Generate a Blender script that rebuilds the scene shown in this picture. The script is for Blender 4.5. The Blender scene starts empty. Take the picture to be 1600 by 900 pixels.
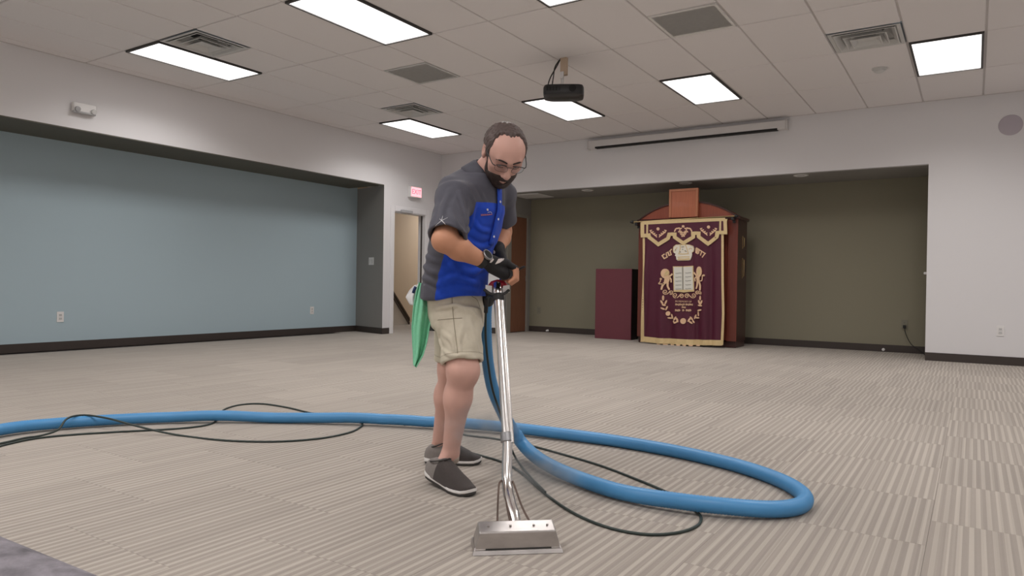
import bpy, math, random
import numpy as np
from mathutils import Vector, Matrix
from mathutils.bvhtree import BVHTree
random.seed(7); RNG = np.random.default_rng(7)
scene = bpy.context.scene
COL = scene.collection

# ------------------------------------------------------------------ camera
CF, CYAW, CPITCH, CROLL, CH = 1108.0886, 0.57777, -0.005135, 0.015925, 0.8412
def _basis():
    cy, sy, cp, sp = math.cos(CYAW), math.sin(CYAW), math.cos(CPITCH), math.sin(CPITCH)
    f = np.array([-sy*cp, cy*cp, sp]); r = np.array([cy, sy, 0.]); u = np.cross(r, f)
    cr, sr = math.cos(CROLL), math.sin(CROLL)
    return cr*r+sr*u, -sr*r+cr*u, f
CR, CU, CFW = _basis()
CPOS = np.array([0, 0, CH])
cam_d = bpy.data.cameras.new('camera'); cam = bpy.data.objects.new('camera', cam_d); COL.objects.link(cam)
cam_d.sensor_width = 36; cam_d.lens = CF/1600*36; cam_d.clip_start = 0.02; cam_d.clip_end = 100
_m = Matrix.Identity(4)
for i in range(3):
    _m[i][0] = CR[i]; _m[i][1] = CU[i]; _m[i][2] = -CFW[i]; _m[i][3] = CPOS[i]
cam.matrix_world = _m
scene.camera = cam

# ------------------------------------------------------------------ world, exposure, lamp strength
wd = bpy.data.worlds.new('world'); scene.world = wd; wd.use_nodes = True
wd.node_tree.nodes['Background'].inputs[0].default_value = (0.8, 0.85, 0.9, 1)
wd.node_tree.nodes['Background'].inputs[1].default_value = 0.05
scene.view_settings.view_transform = 'Standard'; scene.view_settings.look = 'None'
scene.view_settings.gamma = 1; scene.view_settings.use_curve_mapping = False
scene.view_settings.exposure = 1.08
PANEL = 0.9          # glow of the ceiling light diffusers
LAMP_W, LAMP_SPREAD = 19.0, 142   # lamp behind each prismatic diffuser: watts, cone in degrees
PANEL_COL = (1.0, 0.965, 0.95)

# ------------------------------------------------------------------ pixel helpers (a pixel gives a direction; the plane gives the distance)
def ray(u, v): return CFW + CR*(u-800)/CF - CU*(v-450)/CF
def J(u, v, d): return CPOS + ray(u, v)*d                       # point at depth d
def on(u, v, axis, val):
    r = ray(u, v); return CPOS + r*((val-CPOS[axis])/r[axis])
def FL(u, v, z=0.0): return on(u, v, 2, z)
RH = np.array([math.cos(CYAW), math.sin(CYAW), 0]); FH = np.array([-math.sin(CYAW), math.cos(CYAW), 0]); UP = np.array([0, 0, 1.])
def D3(s, d, z):
    w = RH*s+FH*d+UP*z; return w/np.linalg.norm(w)

# ------------------------------------------------------------------ materials
def mat(name, col, rough=0.6, metal=0.0, emit=None, estr=0, spec=0.5, noise=None, bump=None, alpha=None, sheen=0, coat=0):
    m = bpy.data.materials.new(name); m.use_nodes = True
    nt = m.node_tree; b = nt.nodes['Principled BSDF']
    b.inputs['Base Color'].default_value = (*col, 1); b.inputs['Roughness'].default_value = rough
    b.inputs['Metallic'].default_value = metal; b.inputs['Specular IOR Level'].default_value = spec
    if sheen: b.inputs['Sheen Weight'].default_value = sheen
    if coat: b.inputs['Coat Weight'].default_value = coat
    if emit: b.inputs['Emission Color'].default_value = (*emit, 1); b.inputs['Emission Strength'].default_value = estr
    tc = None
    if noise or bump:
        tc = nt.nodes.new('ShaderNodeTexCoord')
    if noise:   # (scale, amount, detail, stretch)
        sc, amt = noise[0], noise[1]
        mp = nt.nodes.new('ShaderNodeMapping'); nt.links.new(tc.outputs['Object'], mp.inputs[0])
        mp.inputs['Scale'].default_value = noise[3] if len(noise) > 3 else (1, 1, 1)
        n = nt.nodes.new('ShaderNodeTexNoise'); n.inputs['Scale'].default_value = sc; n.inputs['Detail'].default_value = noise[2] if len(noise) > 2 else 4
        nt.links.new(mp.outputs[0], n.inputs['Vector'])
        mx = nt.nodes.new('ShaderNodeMix'); mx.data_type = 'RGBA'
        mx.inputs[6].default_value = (*[max(0, c*(1-amt)) for c in col], 1); mx.inputs[7].default_value = (*[min(1, c*(1+amt)) for c in col], 1)
        nt.links.new(n.outputs['Fac'], mx.inputs[0]); nt.links.new(mx.outputs[2], b.inputs['Base Color'])
    if bump:    # (scale, strength, distance, stretch)
        mp = nt.nodes.new('ShaderNodeMapping'); nt.links.new(tc.outputs['Object'], mp.inputs[0])
        mp.inputs['Scale'].default_value = bump[3] if len(bump) > 3 else (1, 1, 1)
        n = nt.nodes.new('ShaderNodeTexNoise'); n.inputs['Scale'].default_value = bump[0]; n.inputs['Detail'].default_value = 4
        nt.links.new(mp.outputs[0], n.inputs['Vector'])
        bp = nt.nodes.new('ShaderNodeBump'); bp.inputs['Strength'].default_value = bump[1]; bp.inputs['Distance'].default_value = bump[2]
        nt.links.new(n.outputs['Fac'], bp.inputs['Height']); nt.links.new(bp.outputs[0], b.inputs['Normal'])
    return m
def S(r, g, b):   # sRGB 0-255 to linear
    f = lambda c: (c/255/12.92) if c/255 <= .04045 else ((c/255+.055)/1.055)**2.4
    return (f(r), f(g), f(b))
M = {}
M['white_wall'] = mat('white_wall_paint', (.76, .75, .76), .7, bump=(120, .05, .002))
M['blue_wall'] = mat('blue_wall_paint', S(174, 194, 203), .7, bump=(120, .05, .002))
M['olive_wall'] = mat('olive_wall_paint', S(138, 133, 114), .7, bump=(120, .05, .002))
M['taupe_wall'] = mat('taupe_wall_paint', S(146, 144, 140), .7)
M['beige_wall'] = mat('beige_wall_paint', S(190, 174, 152), .7)
M['base'] = mat('dark_vinyl_base', S(62, 54, 50), .5)
M['tile'] = mat('ceiling_tile', (.83, .80, .80), .9, noise=(260, .05, 3), bump=(300, .12, .002))
M['grid'] = mat('ceiling_grid', (.62, .59, .58), .6)
M['fixture_frame_shaded'] = mat('fixture_frame_shaded', (.055, .052, .05), .5)  # near-black colour puts the frame's shadow beside the bright panel into the paint
def diffuser_mat():   # prismatic lens: glows and lets the lamp behind it through
    m = bpy.data.materials.new('lit_diffuser'); m.use_nodes = True; nt = m.node_tree; nt.nodes.clear()
    o = nt.nodes.new('ShaderNodeOutputMaterial'); mx = nt.nodes.new('ShaderNodeMixShader'); e = nt.nodes.new('ShaderNodeEmission'); t = nt.nodes.new('ShaderNodeBsdfTransparent')
    e.inputs[0].default_value = (*PANEL_COL, 1); e.inputs[1].default_value = PANEL*2; mx.inputs[0].default_value = .5
    nt.links.new(t.outputs[0], mx.inputs[1]); nt.links.new(e.outputs[0], mx.inputs[2]); nt.links.new(mx.outputs[0], o.inputs[0]); return m
M['panel'] = diffuser_mat()
M['vent_white'] = mat('vent_white', (.62, .62, .61), .45)
M['vent_dark'] = mat('vent_dark', (.012, .012, .012), .8)
M['white_plastic'] = mat('white_plastic', (.80, .79, .78), .35)
M['grey_plastic'] = mat('grey_plastic', (.42, .42, .43), .4)
M['black_plastic'] = mat('black_plastic', (.018, .018, .02), .35)
M['black_rubber'] = mat('black_rubber', (.02, .02, .02), .6)
M['door_brown'] = mat('door_veneer', S(132, 88, 66), .45, noise=(9, .25, 5, (6, 6, .6)))
M['casing'] = mat('door_casing_grey', S(150, 146, 138), .5)
M['casing_white'] = mat('door_casing_white', (.80, .79, .80), .45)
M['tan_wood'] = mat('tan_board', S(200, 178, 155), .6, noise=(12, .1, 4, (8, 8, .6)))
M['speaker'] = mat('speaker_grille', S(184, 176, 184), .6)
M['screen_case'] = mat('screen_case', (.70, .68, .67), .5)
M['chrome'] = mat('polished_steel', (.78, .76, .74), .22, 1.0)
M['steel'] = mat('brushed_steel', (.50, .475, .46), .36, 1.0, noise=(14, .30, 5, (1, 1, 2)), bump=(60, .12, .001, (1, 1, 12)))
M['chrome_dull'] = mat('collar_steel', (.33, .33, .34), .4, .8)

# ------------------------------------------------------------------ mesh helpers
class MB:
    def __init__(s): s.v = []; s.f = []; s.m = []
    def add(s, vs, fs, mi=0):
        o = len(s.v); s.v += [tuple(map(float, p)) for p in vs]; s.f += [tuple(o+i for i in f) for f in fs]; s.m += [mi]*len(fs); return s
    def box(s, lo, hi, mi=0):
        x0, y0, z0 = lo; x1, y1, z1 = hi
        return s.add([(x0,y0,z0),(x1,y0,z0),(x1,y1,z0),(x0,y1,z0),(x0,y0,z1),(x1,y0,z1),(x1,y1,z1),(x0,y1,z1)],
                     [(0,3,2,1),(4,5,6,7),(0,1,5,4),(1,2,6,5),(2,3,7,6),(3,0,4,7)], mi)
    def bevbox(s, lo, hi, b, mi=0):
        x0, y0, z0 = lo; x1, y1, z1 = hi
        P = []; idx = {}
        for ix, x in enumerate((x0, x1)):
            for iy, y in enumerate((y0, y1)):
                for iz, z in enumerate((z0, z1)):
                    sx, sy, sz = (b if ix == 0 else -b), (b if iy == 0 else -b), (b if iz == 0 else -b)
                    for a in range(3):
                        p = [x+sx, y+sy, z+sz]; p[a] = (x, y, z)[a]; idx[(ix, iy, iz, a)] = len(P); P.append(p)
        F = []
        for a in range(3):
            o = [i for i in range(3) if i != a]
            for e in (0, 1):
                q = []
                for (p1, p2) in ((0, 0), (1, 0), (1, 1), (0, 1)):
                    k = [0, 0, 0]; k[a] = e; k[o[0]] = p1; k[o[1]] = p2; q.append(idx[(*k, a)])
                if (e == 0) == (a != 1): q = q[::-1]
                F.append(tuple(q))
            for p1 in (0, 1):
                for p2 in (0, 1):
                    k0 = [0, 0, 0]; k0[o[0]] = p1; k0[o[1]] = p2; k1 = list(k0); k1[a] = 1
                    F.append((idx[(*k0, o[0])], idx[(*k0, o[1])], idx[(*k1, o[1])], idx[(*k1, o[0])]))
        for ix in (0, 1):
            for iy in (0, 1):
                for iz in (0, 1): F.append(tuple(idx[(ix, iy, iz, a)] for a in range(3)))
        return s.add(P, F, mi)
    def tube(s, pts, r, n=12, caps=True, mi=0, closed=False):
        pts = [np.array(p, float) for p in pts]; N = len(pts)
        rr = [r]*N if np.isscalar(r) else list(r)
        T = []
        for i in range(N):
            a = pts[max(0, i-1)]; b = pts[min(N-1, i+1)]
            t = b-a; T.append(t/(np.linalg.norm(t)+1e-12))
        ref = np.array([0, 0, 1.]) if abs(T[0][2]) < .9 else np.array([1., 0, 0])
        nrm = np.cross(T[0], ref); nrm /= np.linalg.norm(nrm)
        V = []; F = []
        for i in range(N):
            nrm = nrm-T[i]*(nrm@T[i]); nrm /= np.linalg.norm(nrm)+1e-12; bn = np.cross(T[i], nrm)
            for k in range(n):
                a = 2*math.pi*k/n; V.append(pts[i]+rr[i]*(math.cos(a)*nrm+math.sin(a)*bn))
        for i in range(N-1):
            for k in range(n):
                k2 = (k+1) % n; F.append((i*n+k, i*n+k2, (i+1)*n+k2, (i+1)*n+k))
        if caps: F.append(tuple(range(n-1, -1, -1))); F.append(tuple((N-1)*n+k for k in range(n)))
        return s.add(V, F, mi)
    def disc(s, c, axis, r, t, n=24, mi=0):   # short cylinder from c along axis*t
        c = np.array(c, float); axis = np.array(axis, float)
        return s.tube([c, c+axis*t], r, n, True, mi)
    def lathe(s, c, axis, prof, n=32, mi=0, sx=1.0):   # prof: (radius, height)
        c = np.array(c, float); ax = np.array(axis, float); ax /= np.linalg.norm(ax)
        ref = np.array([0, 0, 1.]) if abs(ax[2]) < .9 else np.array([1., 0, 0])
        e1 = np.cross(ref, ax); e1 /= np.linalg.norm(e1); e2 = np.cross(ax, e1)
        V = []; F = []
        for (r, h) in prof:
            for k in range(n):
                a = 2*math.pi*k/n; V.append(c+ax*h+e1*r*math.cos(a)+e2*r*math.sin(a))
        for i in range(len(prof)-1):
            for k in range(n):
                k2 = (k+1) % n; F.append((i*n+k, i*n+k2, (i+1)*n+k2, (i+1)*n+k))
        F.append(tuple(range(n-1, -1, -1))); F.append(tuple((len(prof)-1)*n+k for k in range(n)))
        return s.add(V, F, mi)
    def loft(s, rings, caps=True, mi=0, closed=True):
        n = len(rings[0]); V = [p for r in rings for p in r]; F = []
        for i in range(len(rings)-1):
            for k in range(n if closed else n-1):
                k2 = (k+1) % n; F.append((i*n+k, i*n+k2, (i+1)*n+k2, (i+1)*n+k))
        if caps and closed: F.append(tuple(range(n-1, -1, -1))); F.append(tuple((len(rings)-1)*n+k for k in range(n)))
        return s.add(V, F, mi)
    def prism(s, poly, off, mi=0):   # polygon of 3d points extruded by vector off
        n = len(poly); off = np.array(off, float)
        V = [np.array(p, float) for p in poly]+[np.array(p, float)+off for p in poly]
        F = [tuple(range(n-1, -1, -1)), tuple(range(n, 2*n))]+[(i, (i+1) % n, n+(i+1) % n, n+i) for i in range(n)]
        return s.add(V, F, mi)
    def build(s, name, mats, parent=None, smooth=False, autosmooth=None):
        me = bpy.data.meshes.new(name); me.from_pydata(s.v, [], s.f); 
        mats = mats if isinstance(mats, (list, tuple)) else [mats]
        for m in mats: me.materials.append(m)
        if len(mats) > 1: me.polygons.foreach_set('material_index', s.m)
        import bmesh
        bm = bmesh.new(); bm.from_mesh(me); bmesh.ops.recalc_face_normals(bm, faces=bm.faces); bm.to_mesh(me); bm.free()
        if smooth:
            me.polygons.foreach_set('use_smooth', [True]*len(me.polygons))
            if autosmooth is not None: me.set_sharp_from_angle(angle=math.radians(autosmooth))
        return link(name, me, parent)
def link(name, me, parent=None):
    o = bpy.data.objects.new(name, me); COL.objects.link(o)
    if parent is not None:
        o.parent = parent; o.matrix_parent_inverse = Matrix.Translation(parent.location).inverted()
    return o
def thing(name, label, cat, loc=(0, 0, 0), group=None):
    o = bpy.data.objects.new(name, None); COL.objects.link(o); o.location = loc; o.empty_display_size = .1
    o['label'] = label; o['category'] = cat
    if group: o['group'] = group
    return o
def tag(o, label, cat, group=None, kind=None):
    o['label'] = label; o['category'] = cat
    if group: o['group'] = group
    if kind: o['kind'] = kind
    return o
def struct(o, label=None):
    o['kind'] = 'structure'
    if label: o['label'] = label
    return o
def spline(P, n=8):
    P = [np.array(p, float) for p in P]; Q = [2*P[0]-P[1]]+P+[2*P[-1]-P[-2]]; out = []
    for i in range(1, len(Q)-2):
        a, b, c, d = Q[i-1:i+3]
        for k in range(n):
            t = k/n
            out.append(.5*((2*b)+(-a+c)*t+(2*a-5*b+4*c-d)*t*t+(-a+3*b-3*c+d)*t**3))
    out.append(P[-1]); return out
def resample(P, step):
    P = np.array(P); L = np.concatenate([[0], np.cumsum(np.linalg.norm(np.diff(P, axis=0), axis=1))])
    n = max(2, int(L[-1]/step)+1); t = np.linspace(0, L[-1], n)
    return np.stack([np.interp(t, L, P[:, i]) for i in range(3)], 1)
# ================================================================== THE ROOM
H, DB, XL = 3.1437, 9.961, -8.038          # ceiling, back wall plane, left wall plane
X0, TS = -4.2176, 0.6096                   # ceiling grid origin and 2 ft module
XRW, YF = 3.45, -3.2                       # right wall, wall behind
ZR, ZN = 2.412, 2.370                      # header heights: left recess, back niche
YN, XNL, XNR = 10.928, -6.74, -0.49        # niche back, left, right
XREC, YREC0, YREC1, YREC2 = -8.842, -1.6, 8.49, 8.69
DY0, DY1, DZ = 8.745, 9.52, 2.01           # door in the left wall

# ---- carpet: striped tiles laid in columns, every second column shifted half a tile
def carpet_material():
    m = bpy.data.materials.new('striped_carpet'); m.use_nodes = True; nt = m.node_tree; N = nt.nodes; Lk = nt.links
    b = N['Principled BSDF']; b.inputs['Roughness'].default_value = .95; b.inputs['Specular IOR Level'].default_value = .15
    b.inputs['Sheen Weight'].default_value = .12
    geo = N.new('ShaderNodeNewGeometry'); sep = N.new('ShaderNodeSeparateXYZ'); Lk.new(geo.outputs['Position'], sep.inputs[0])
    def math_(op, a, b_=None):
        n = N.new('ShaderNodeMath'); n.operation = op
        for i, x in enumerate((a, b_)):
            if x is None: continue
            if isinstance(x, (int, float)): n.inputs[i].default_value = x
            else: Lk.new(x, n.inputs[i])
        return n.outputs[0]
    X, Y = sep.outputs[0], sep.outputs[1]
    cx = math_('FLOOR', math_('DIVIDE', math_('SUBTRACT', X, CX0), CT))
    par = math_('MODULO', math_('ADD', cx, 200.0), 2.0)
    cy = math_('FLOOR', math_('DIVIDE', math_('SUBTRACT', math_('SUBTRACT', Y, CY0), math_('MULTIPLY', par, CT/2)), CT))
    seed = math_('ADD', math_('MULTIPLY', cx, 7.31), math_('MULTIPLY', cy, 3.77))
    def stripes(width, off):
        cell = math_('FLOOR', math_('DIVIDE', X, width))
        cmb = N.new('ShaderNodeCombineXYZ'); Lk.new(cell, cmb.inputs[0]); Lk.new(math_('ADD', seed, off), cmb.inputs[1])
        w = N.new('ShaderNodeTexWhiteNoise'); w.noise_dimensions = '2D'; Lk.new(cmb.outputs[0], w.inputs['Vector']); return w.outputs['Value']
    s1 = stripes(.0203, 0.0); s2 = stripes(.00677, 5.5)
    # a regular rhythm (dark bar, light bar) broken up by random cells
    reg = math_('GREATER_THAN', math_('FRACT', math_('ADD', math_('DIVIDE', X, .0339), math_('MULTIPLY', seed, .37))), .56)
    a = math_('ADD', math_('MULTIPLY', reg, .50), math_('ADD', math_('MULTIPLY', s1, .28), math_('MULTIPLY', s2, .30)))
    cmb2 = N.new('ShaderNodeCombineXYZ'); Lk.new(seed, cmb2.inputs[0])
    tw = N.new('ShaderNodeTexWhiteNoise'); tw.noise_dimensions = '2D'; Lk.new(cmb2.outputs[0], tw.inputs['Vector'])
    rp = N.new('ShaderNodeValToRGB'); Lk.new(a, rp.inputs[0])
    e = rp.color_ramp.elements; e[0].position = .12; e[0].color = (*S(148, 140, 132), 1); e[1].position = .92; e[1].color = (*S(178, 170, 160), 1)
    e2 = rp.color_ramp.elements.new(.5); e2.color = (*S(159, 151, 142), 1)
    # tile to tile shade, worn patches, pile speckle
    tcn = N.new('ShaderNodeTexNoise'); tcn.inputs['Scale'].default_value = .55; tcn.inputs['Detail'].default_value = 3; Lk.new(geo.outputs['Position'], tcn.inputs['Vector'])
    pil = N.new('ShaderNodeTexNoise'); pil.inputs['Scale'].default_value = 420; pil.inputs['Detail'].default_value = 2; Lk.new(geo.outputs['Position'], pil.inputs['Vector'])
    k = math_('ADD', math_('ADD', .80, math_('MULTIPLY', tw.outputs['Value'], .09)), math_('ADD', math_('MULTIPLY', tcn.outputs['Fac'], .14), math_('MULTIPLY', pil.outputs['Fac'], .18)))
    hs = N.new('ShaderNodeHueSaturation'); Lk.new(rp.outputs[0], hs.inputs['Color']); Lk.new(k, hs.inputs['Value'])
    Lk.new(hs.outputs[0], b.inputs['Base Color'])
    bp = N.new('ShaderNodeBump'); bp.inputs['Strength'].default_value = .5; bp.inputs['Distance'].default_value = .003
    Lk.new(math_('ADD', pil.outputs['Fac'], math_('MULTIPLY', a, .6)), bp.inputs['Height']); Lk.new(bp.outputs[0], b.inputs['Normal'])
    return m
CT, CX0, CY0 = .6096, -.12, 3.02
M['carpet'] = carpet_material()
M['subfloor'] = mat('carpet_backing', (.10, .09, .085), .95)
floor = struct(MB().box((-10.6, YF-.2, -.12), (XRW+.2, 14.6, -.010)).build('floor', M['subfloor']), 'grey striped carpet floor of the hall')
def in_view(p, mu=60):
    d = np.array(p)-CPOS; z = d@CFW
    if z < .15: return False
    u = 800+CF*(d@CR)/z; v = 450-CF*(d@CU)/z
    return -mu < u < 1600+mu and -mu < v < 900+mu
g = .0009
tile_me = MB().box((0, 0, -.0105), (CT-g, CT-g, 0)).build('carpet_tile', M['carpet'])
tile_mesh = tile_me.data; bpy.data.objects.remove(tile_me)
spots = []
for ci in range(int((-10.5-CX0)/CT)-1, int((XRW-CX0)/CT)+1):
    for ri in range(int((YF-CY0)/CT)-2, int((14.4-CY0)/CT)+1):
        x = CX0+ci*CT; y = CY0+ri*CT+(CT/2 if ci % 2 else 0)
        hall = x+CT <= -7.9
        if x > XRW-.05 or x < -10.55 or y > 14.3 or y < YF-.5: continue
        vis = any(in_view((x+a*CT, y+b_*CT, 0)) for a in (0, .5, 1) for b_ in (0, .5, 1))
        if x < -8.9 and y < 8.0: continue
        if y > 11.0 and x > -8: continue
        spots.append((not vis, math.hypot(x+.3, y+.3), x, y))
spots.sort()
mb = MB()
for k, (nv, dd, x, y) in enumerate(spots):
    if not nv and k < 300:
        o = bpy.data.objects.new('carpet_tile', tile_mesh); COL.objects.link(o); o.parent = floor; o.location = (x, y, 0)
    else: mb.box((x, y, -.0105), (x+CT-g, y+CT-g, 0))
rest = mb.build('carpet_tile_field', M['carpet'], floor); rest['kind'] = 'stuff'

# ---- ceiling: lay-in tiles hung just proud of a recessed grid
def gx(k): return X0+TS*k
def gy(k): return DB-TS*k
LIGHTS = [(-5, 2), (-1, 2), (2, 2), (6, 2), (-5, 8), (-1, 8), (2, 8), (6, 8), (10, 2), (10, 8)] + [(k, r) for k in (-5, -1, 2, 6, 10) for r in (14, 20)]
DIFF = [(-4, 9), (-4, 4), (5, 4)]
RET = [(3, 6), (-2, 6)]
_cb = MB(); _xs = sorted({XL-.9, XRW+.2} | {gx(k) for k, r in DIFF} | {gx(k+1) for k, r in DIFF})
for _a, _b in zip(_xs[:-1], _xs[1:]):
    _ys = [YF-.2]
    for k, r in sorted(DIFF, key=lambda q: -q[1]):
        if gx(k) <= _a+1e-6 and gx(k+1) >= _b-1e-6: _ys += [gy(r+1), gy(r)]
    _ys.append(DB+.02)
    for q in range(0, len(_ys), 2): _cb.box((_a, _ys[q], H+.010), (_b, _ys[q+1], H+.2))
ceiling = struct(_cb.build('ceiling', M['grid']), 'suspended ceiling of off-white tiles in a grid')
occ = {(k, r) for k, r in LIGHTS} | {(k, r+1) for k, r in LIGHTS} | set(DIFF) | set(RET)
gap = .0085; tcache = {}
for k in range(-7, 13):
    xa, xb = max(gx(k), XL), min(gx(k+1), XRW)
    if xb-xa < .03: continue
    r = 0
    while r < 22:
        n = 2
        if (k, r) in occ and (k, r+1) in occ: r += 2; continue
        if (k, r) in occ: r0, n = r+1, 1
        elif (k, r+1) in occ: r0, n = r, 1
        else: r0 = r
        ya, yb = max(gy(r0+n), YF), gy(r0)
        w, l = round(xb-xa-2*gap, 4), round(yb-ya-2*gap, 4)
        if (w, l) not in tcache:
            o = MB().bevbox((0, 0, 0), (w, l, .0145), .004).build('ceiling_tile', M['tile']); tcache[(w, l)] = o.data; bpy.data.objects.remove(o)
        o = bpy.data.objects.new('ceiling_tile', tcache[(w, l)]); COL.objects.link(o); o.parent = ceiling
        o.location = (xa+gap, ya+gap, H)
        r += 2
# perimeter angle
for nm, lo, hi in (('wall_angle', (XL, YF, H-.004), (XL+.022, DB, H+.012)), ('wall_angle', (XL, DB-.022, H-.004), (XRW, DB, H+.012))):
    MB().box(lo, hi).build(nm, M['grid'], ceiling)

# ---- walls
def wall(name, boxes, m, label, prisms=()):
    b = MB()
    for P, off in prisms: b.prism(P, off)
    for lo, hi in boxes: b.box(lo, hi)
    return struct(b.build(name, m), label)
T = .14
wall('wall_left', [((XREC-T, YF, 0), (XL, YREC0, H)),                                # beside the recess
                   ((XREC, YREC0, ZR+.012), (XL, YREC1, H)),                          # header over the recess
                   ((XL-T, YREC1, ZR), (XL, DY0-.012, H)), ((XL-T, DY0-.012, DZ+.012), (XL, DY1+.012, H)),
                   ((XL-T, DY1+.012, 0), (XL, DB, H))], M['white_wall'], 'white left wall with a long blue recess and a doorway',
     [([(XL, YREC1, 0), (XL, DY0-.012, 0), (XL-T, DY0-.012, 0), (XL-T, YREC1+.0355, 0)], (0, 0, ZR))])
wall('wall_recess', [((XREC-T, YREC0, 0), (XREC, YREC2, H))], M['blue_wall'], 'pale blue back wall of the long recess')
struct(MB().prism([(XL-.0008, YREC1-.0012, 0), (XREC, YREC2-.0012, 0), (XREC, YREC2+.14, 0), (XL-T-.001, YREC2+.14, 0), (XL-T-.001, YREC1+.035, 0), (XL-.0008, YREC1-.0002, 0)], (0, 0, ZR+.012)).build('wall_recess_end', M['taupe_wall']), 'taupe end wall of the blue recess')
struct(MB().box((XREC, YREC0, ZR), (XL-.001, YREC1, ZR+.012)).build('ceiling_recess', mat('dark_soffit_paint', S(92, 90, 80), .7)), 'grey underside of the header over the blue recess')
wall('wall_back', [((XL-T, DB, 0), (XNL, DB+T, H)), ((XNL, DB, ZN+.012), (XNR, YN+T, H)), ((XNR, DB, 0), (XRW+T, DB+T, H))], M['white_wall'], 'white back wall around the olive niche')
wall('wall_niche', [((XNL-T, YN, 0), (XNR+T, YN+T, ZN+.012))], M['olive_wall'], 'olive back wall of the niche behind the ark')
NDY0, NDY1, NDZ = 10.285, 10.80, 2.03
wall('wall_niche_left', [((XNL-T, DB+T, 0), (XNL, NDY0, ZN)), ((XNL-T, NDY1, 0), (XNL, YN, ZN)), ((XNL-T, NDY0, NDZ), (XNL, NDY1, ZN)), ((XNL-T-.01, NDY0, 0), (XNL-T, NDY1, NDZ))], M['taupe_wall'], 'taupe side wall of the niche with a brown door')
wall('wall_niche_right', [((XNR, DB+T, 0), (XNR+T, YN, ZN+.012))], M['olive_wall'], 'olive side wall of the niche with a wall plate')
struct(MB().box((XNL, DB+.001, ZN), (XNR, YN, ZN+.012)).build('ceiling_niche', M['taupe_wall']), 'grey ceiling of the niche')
wall('wall_right', [((XRW, YF, 0), (XRW+T, DB, H))], M['white_wall'], 'white right wall of the hall')
wall('wall_front', [((XREC-T, YF-T, 0), (XRW+T, YF, H))], M['white_wall'], 'white wall facing the niche')
# hall beyond the doorway
wall('wall_corridor', [((-10.12, 8.0, 0), (-9.98, 14.3, 2.7)), ((-9.98, 14.16, 0), (XL-T, 14.3, 2.7)), ((-9.98, 8.0, 0), (XREC-T, 8.12, 2.7)), ((XL-T-.02, DB+T, 0), (XL-T, 14.16, 2.7))], M['beige_wall'], 'beige wall of the corridor beyond the doorway')
struct(MB().box((-10.12, 8.0, 2.7), (XL-T, 14.3, 2.8)).build('ceiling_corridor', M['tile']), 'ceiling of the corridor beyond the doorway')
# baseboards
BH = .098
def base(name, lo, hi, label): return struct(MB().box(lo, hi).build(name, M['base']), label)
base('baseboard_recess', (XREC, YREC0, 0), (XREC+.012, YREC2, BH), 'dark vinyl base along the blue recess wall')
_rd = np.array([XREC-XL, YREC2-YREC1]); _rd /= np.linalg.norm(_rd); _rn = np.array([-_rd[1], _rd[0]])
if _rn[1] > 0: _rn = -_rn
_a, _b = np.array([XL, YREC1]), np.array([XREC, YREC2])
struct(MB().prism([(*_a, 0), (*_b, 0), (*(_b+_rn*.012), 0), (*(_a+_rn*.012), 0)], (0, 0, BH)).build('baseboard_recess_end', M['base']), 'dark vinyl base along the recess end wall')
base('baseboard_left', (XL, YREC1-.012, 0), (XL+.012, DY0-.105, BH), 'dark vinyl base beside the doorway')
base('baseboard_corner', (XL, DY1+.1, 0), (XL+.012, DB, BH), 'dark vinyl base in the room corner')
base('baseboard_back', (XL+.012, DB-.012, 0), (XNL, DB, BH), 'dark vinyl base left of the niche')
base('baseboard_niche', (XNL, YN-.012, 0), (XNR, YN, BH), 'dark vinyl base along the olive wall')
base('baseboard_right', (XNR, DB-.012, 0), (XRW, DB, BH), 'dark vinyl base under the white wall right of the niche')
# left doorway
dj = struct(MB().box((XL-T-.01, DY0-.02, 0), (XL+.004, DY0, DZ+.02)).box((XL-T-.01, DY1, 0), (XL+.004, DY1+.02, DZ+.02)).box((XL-T-.01, DY0, DZ), (XL+.004, DY1, DZ+.02)).build('door_1', M['casing_white']), 'open doorway with white casing in the left wall')
cw = .085
for lo, hi in (((XL, DY0-.10, 0), (XL+.018, DY0-.012, DZ+.1)), ((XL, DY1+.012, 0), (XL+.018, DY1+.10, DZ+.1)), ((XL, DY0-.012, DZ+.012), (XL+.018, DY1+.012, DZ+.1))):
    MB().bevbox(lo, hi, .004).build('door_casing', M['casing_white'], dj)
MB().box((XL-.085, DY1-.010, 0), (XL-.06, DY1, DZ)).build('door_stop', M['base'], dj)
MB().box((XL-.085, DY0, 0), (XL-.06, DY0+.014, DZ)).build('door_stop', M['casing'], dj)
# niche door
nd = struct(MB().box((XNL-.05, NDY0+.004, .012), (XNL-.008, NDY1-.004, NDZ-.004)).build('door_2', M['door_brown']), 'brown wood door in the side wall of the niche')
for lo, hi in (((XNL, NDY0-.13, 0), (XNL+.014, NDY0, NDZ+.05)), ((XNL, NDY1, 0), (XNL+.014, NDY1+.05, NDZ+.05)), ((XNL, NDY0, NDZ), (XNL+.014, NDY1, NDZ+.05))):
    MB().bevbox(lo, hi, .003).build('door_casing', M['casing'], nd)
MB().box((XNL-.05, NDY0+.004, 0), (XNL-.012, NDY1-.004, .012)).build('threshold', M['base'], nd)
MB().box((XNL-.008, NDY1-.016, .9), (XNL-.002, NDY1-.006, 1.0)).build('hinge', M['chrome_dull'], nd)

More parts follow.
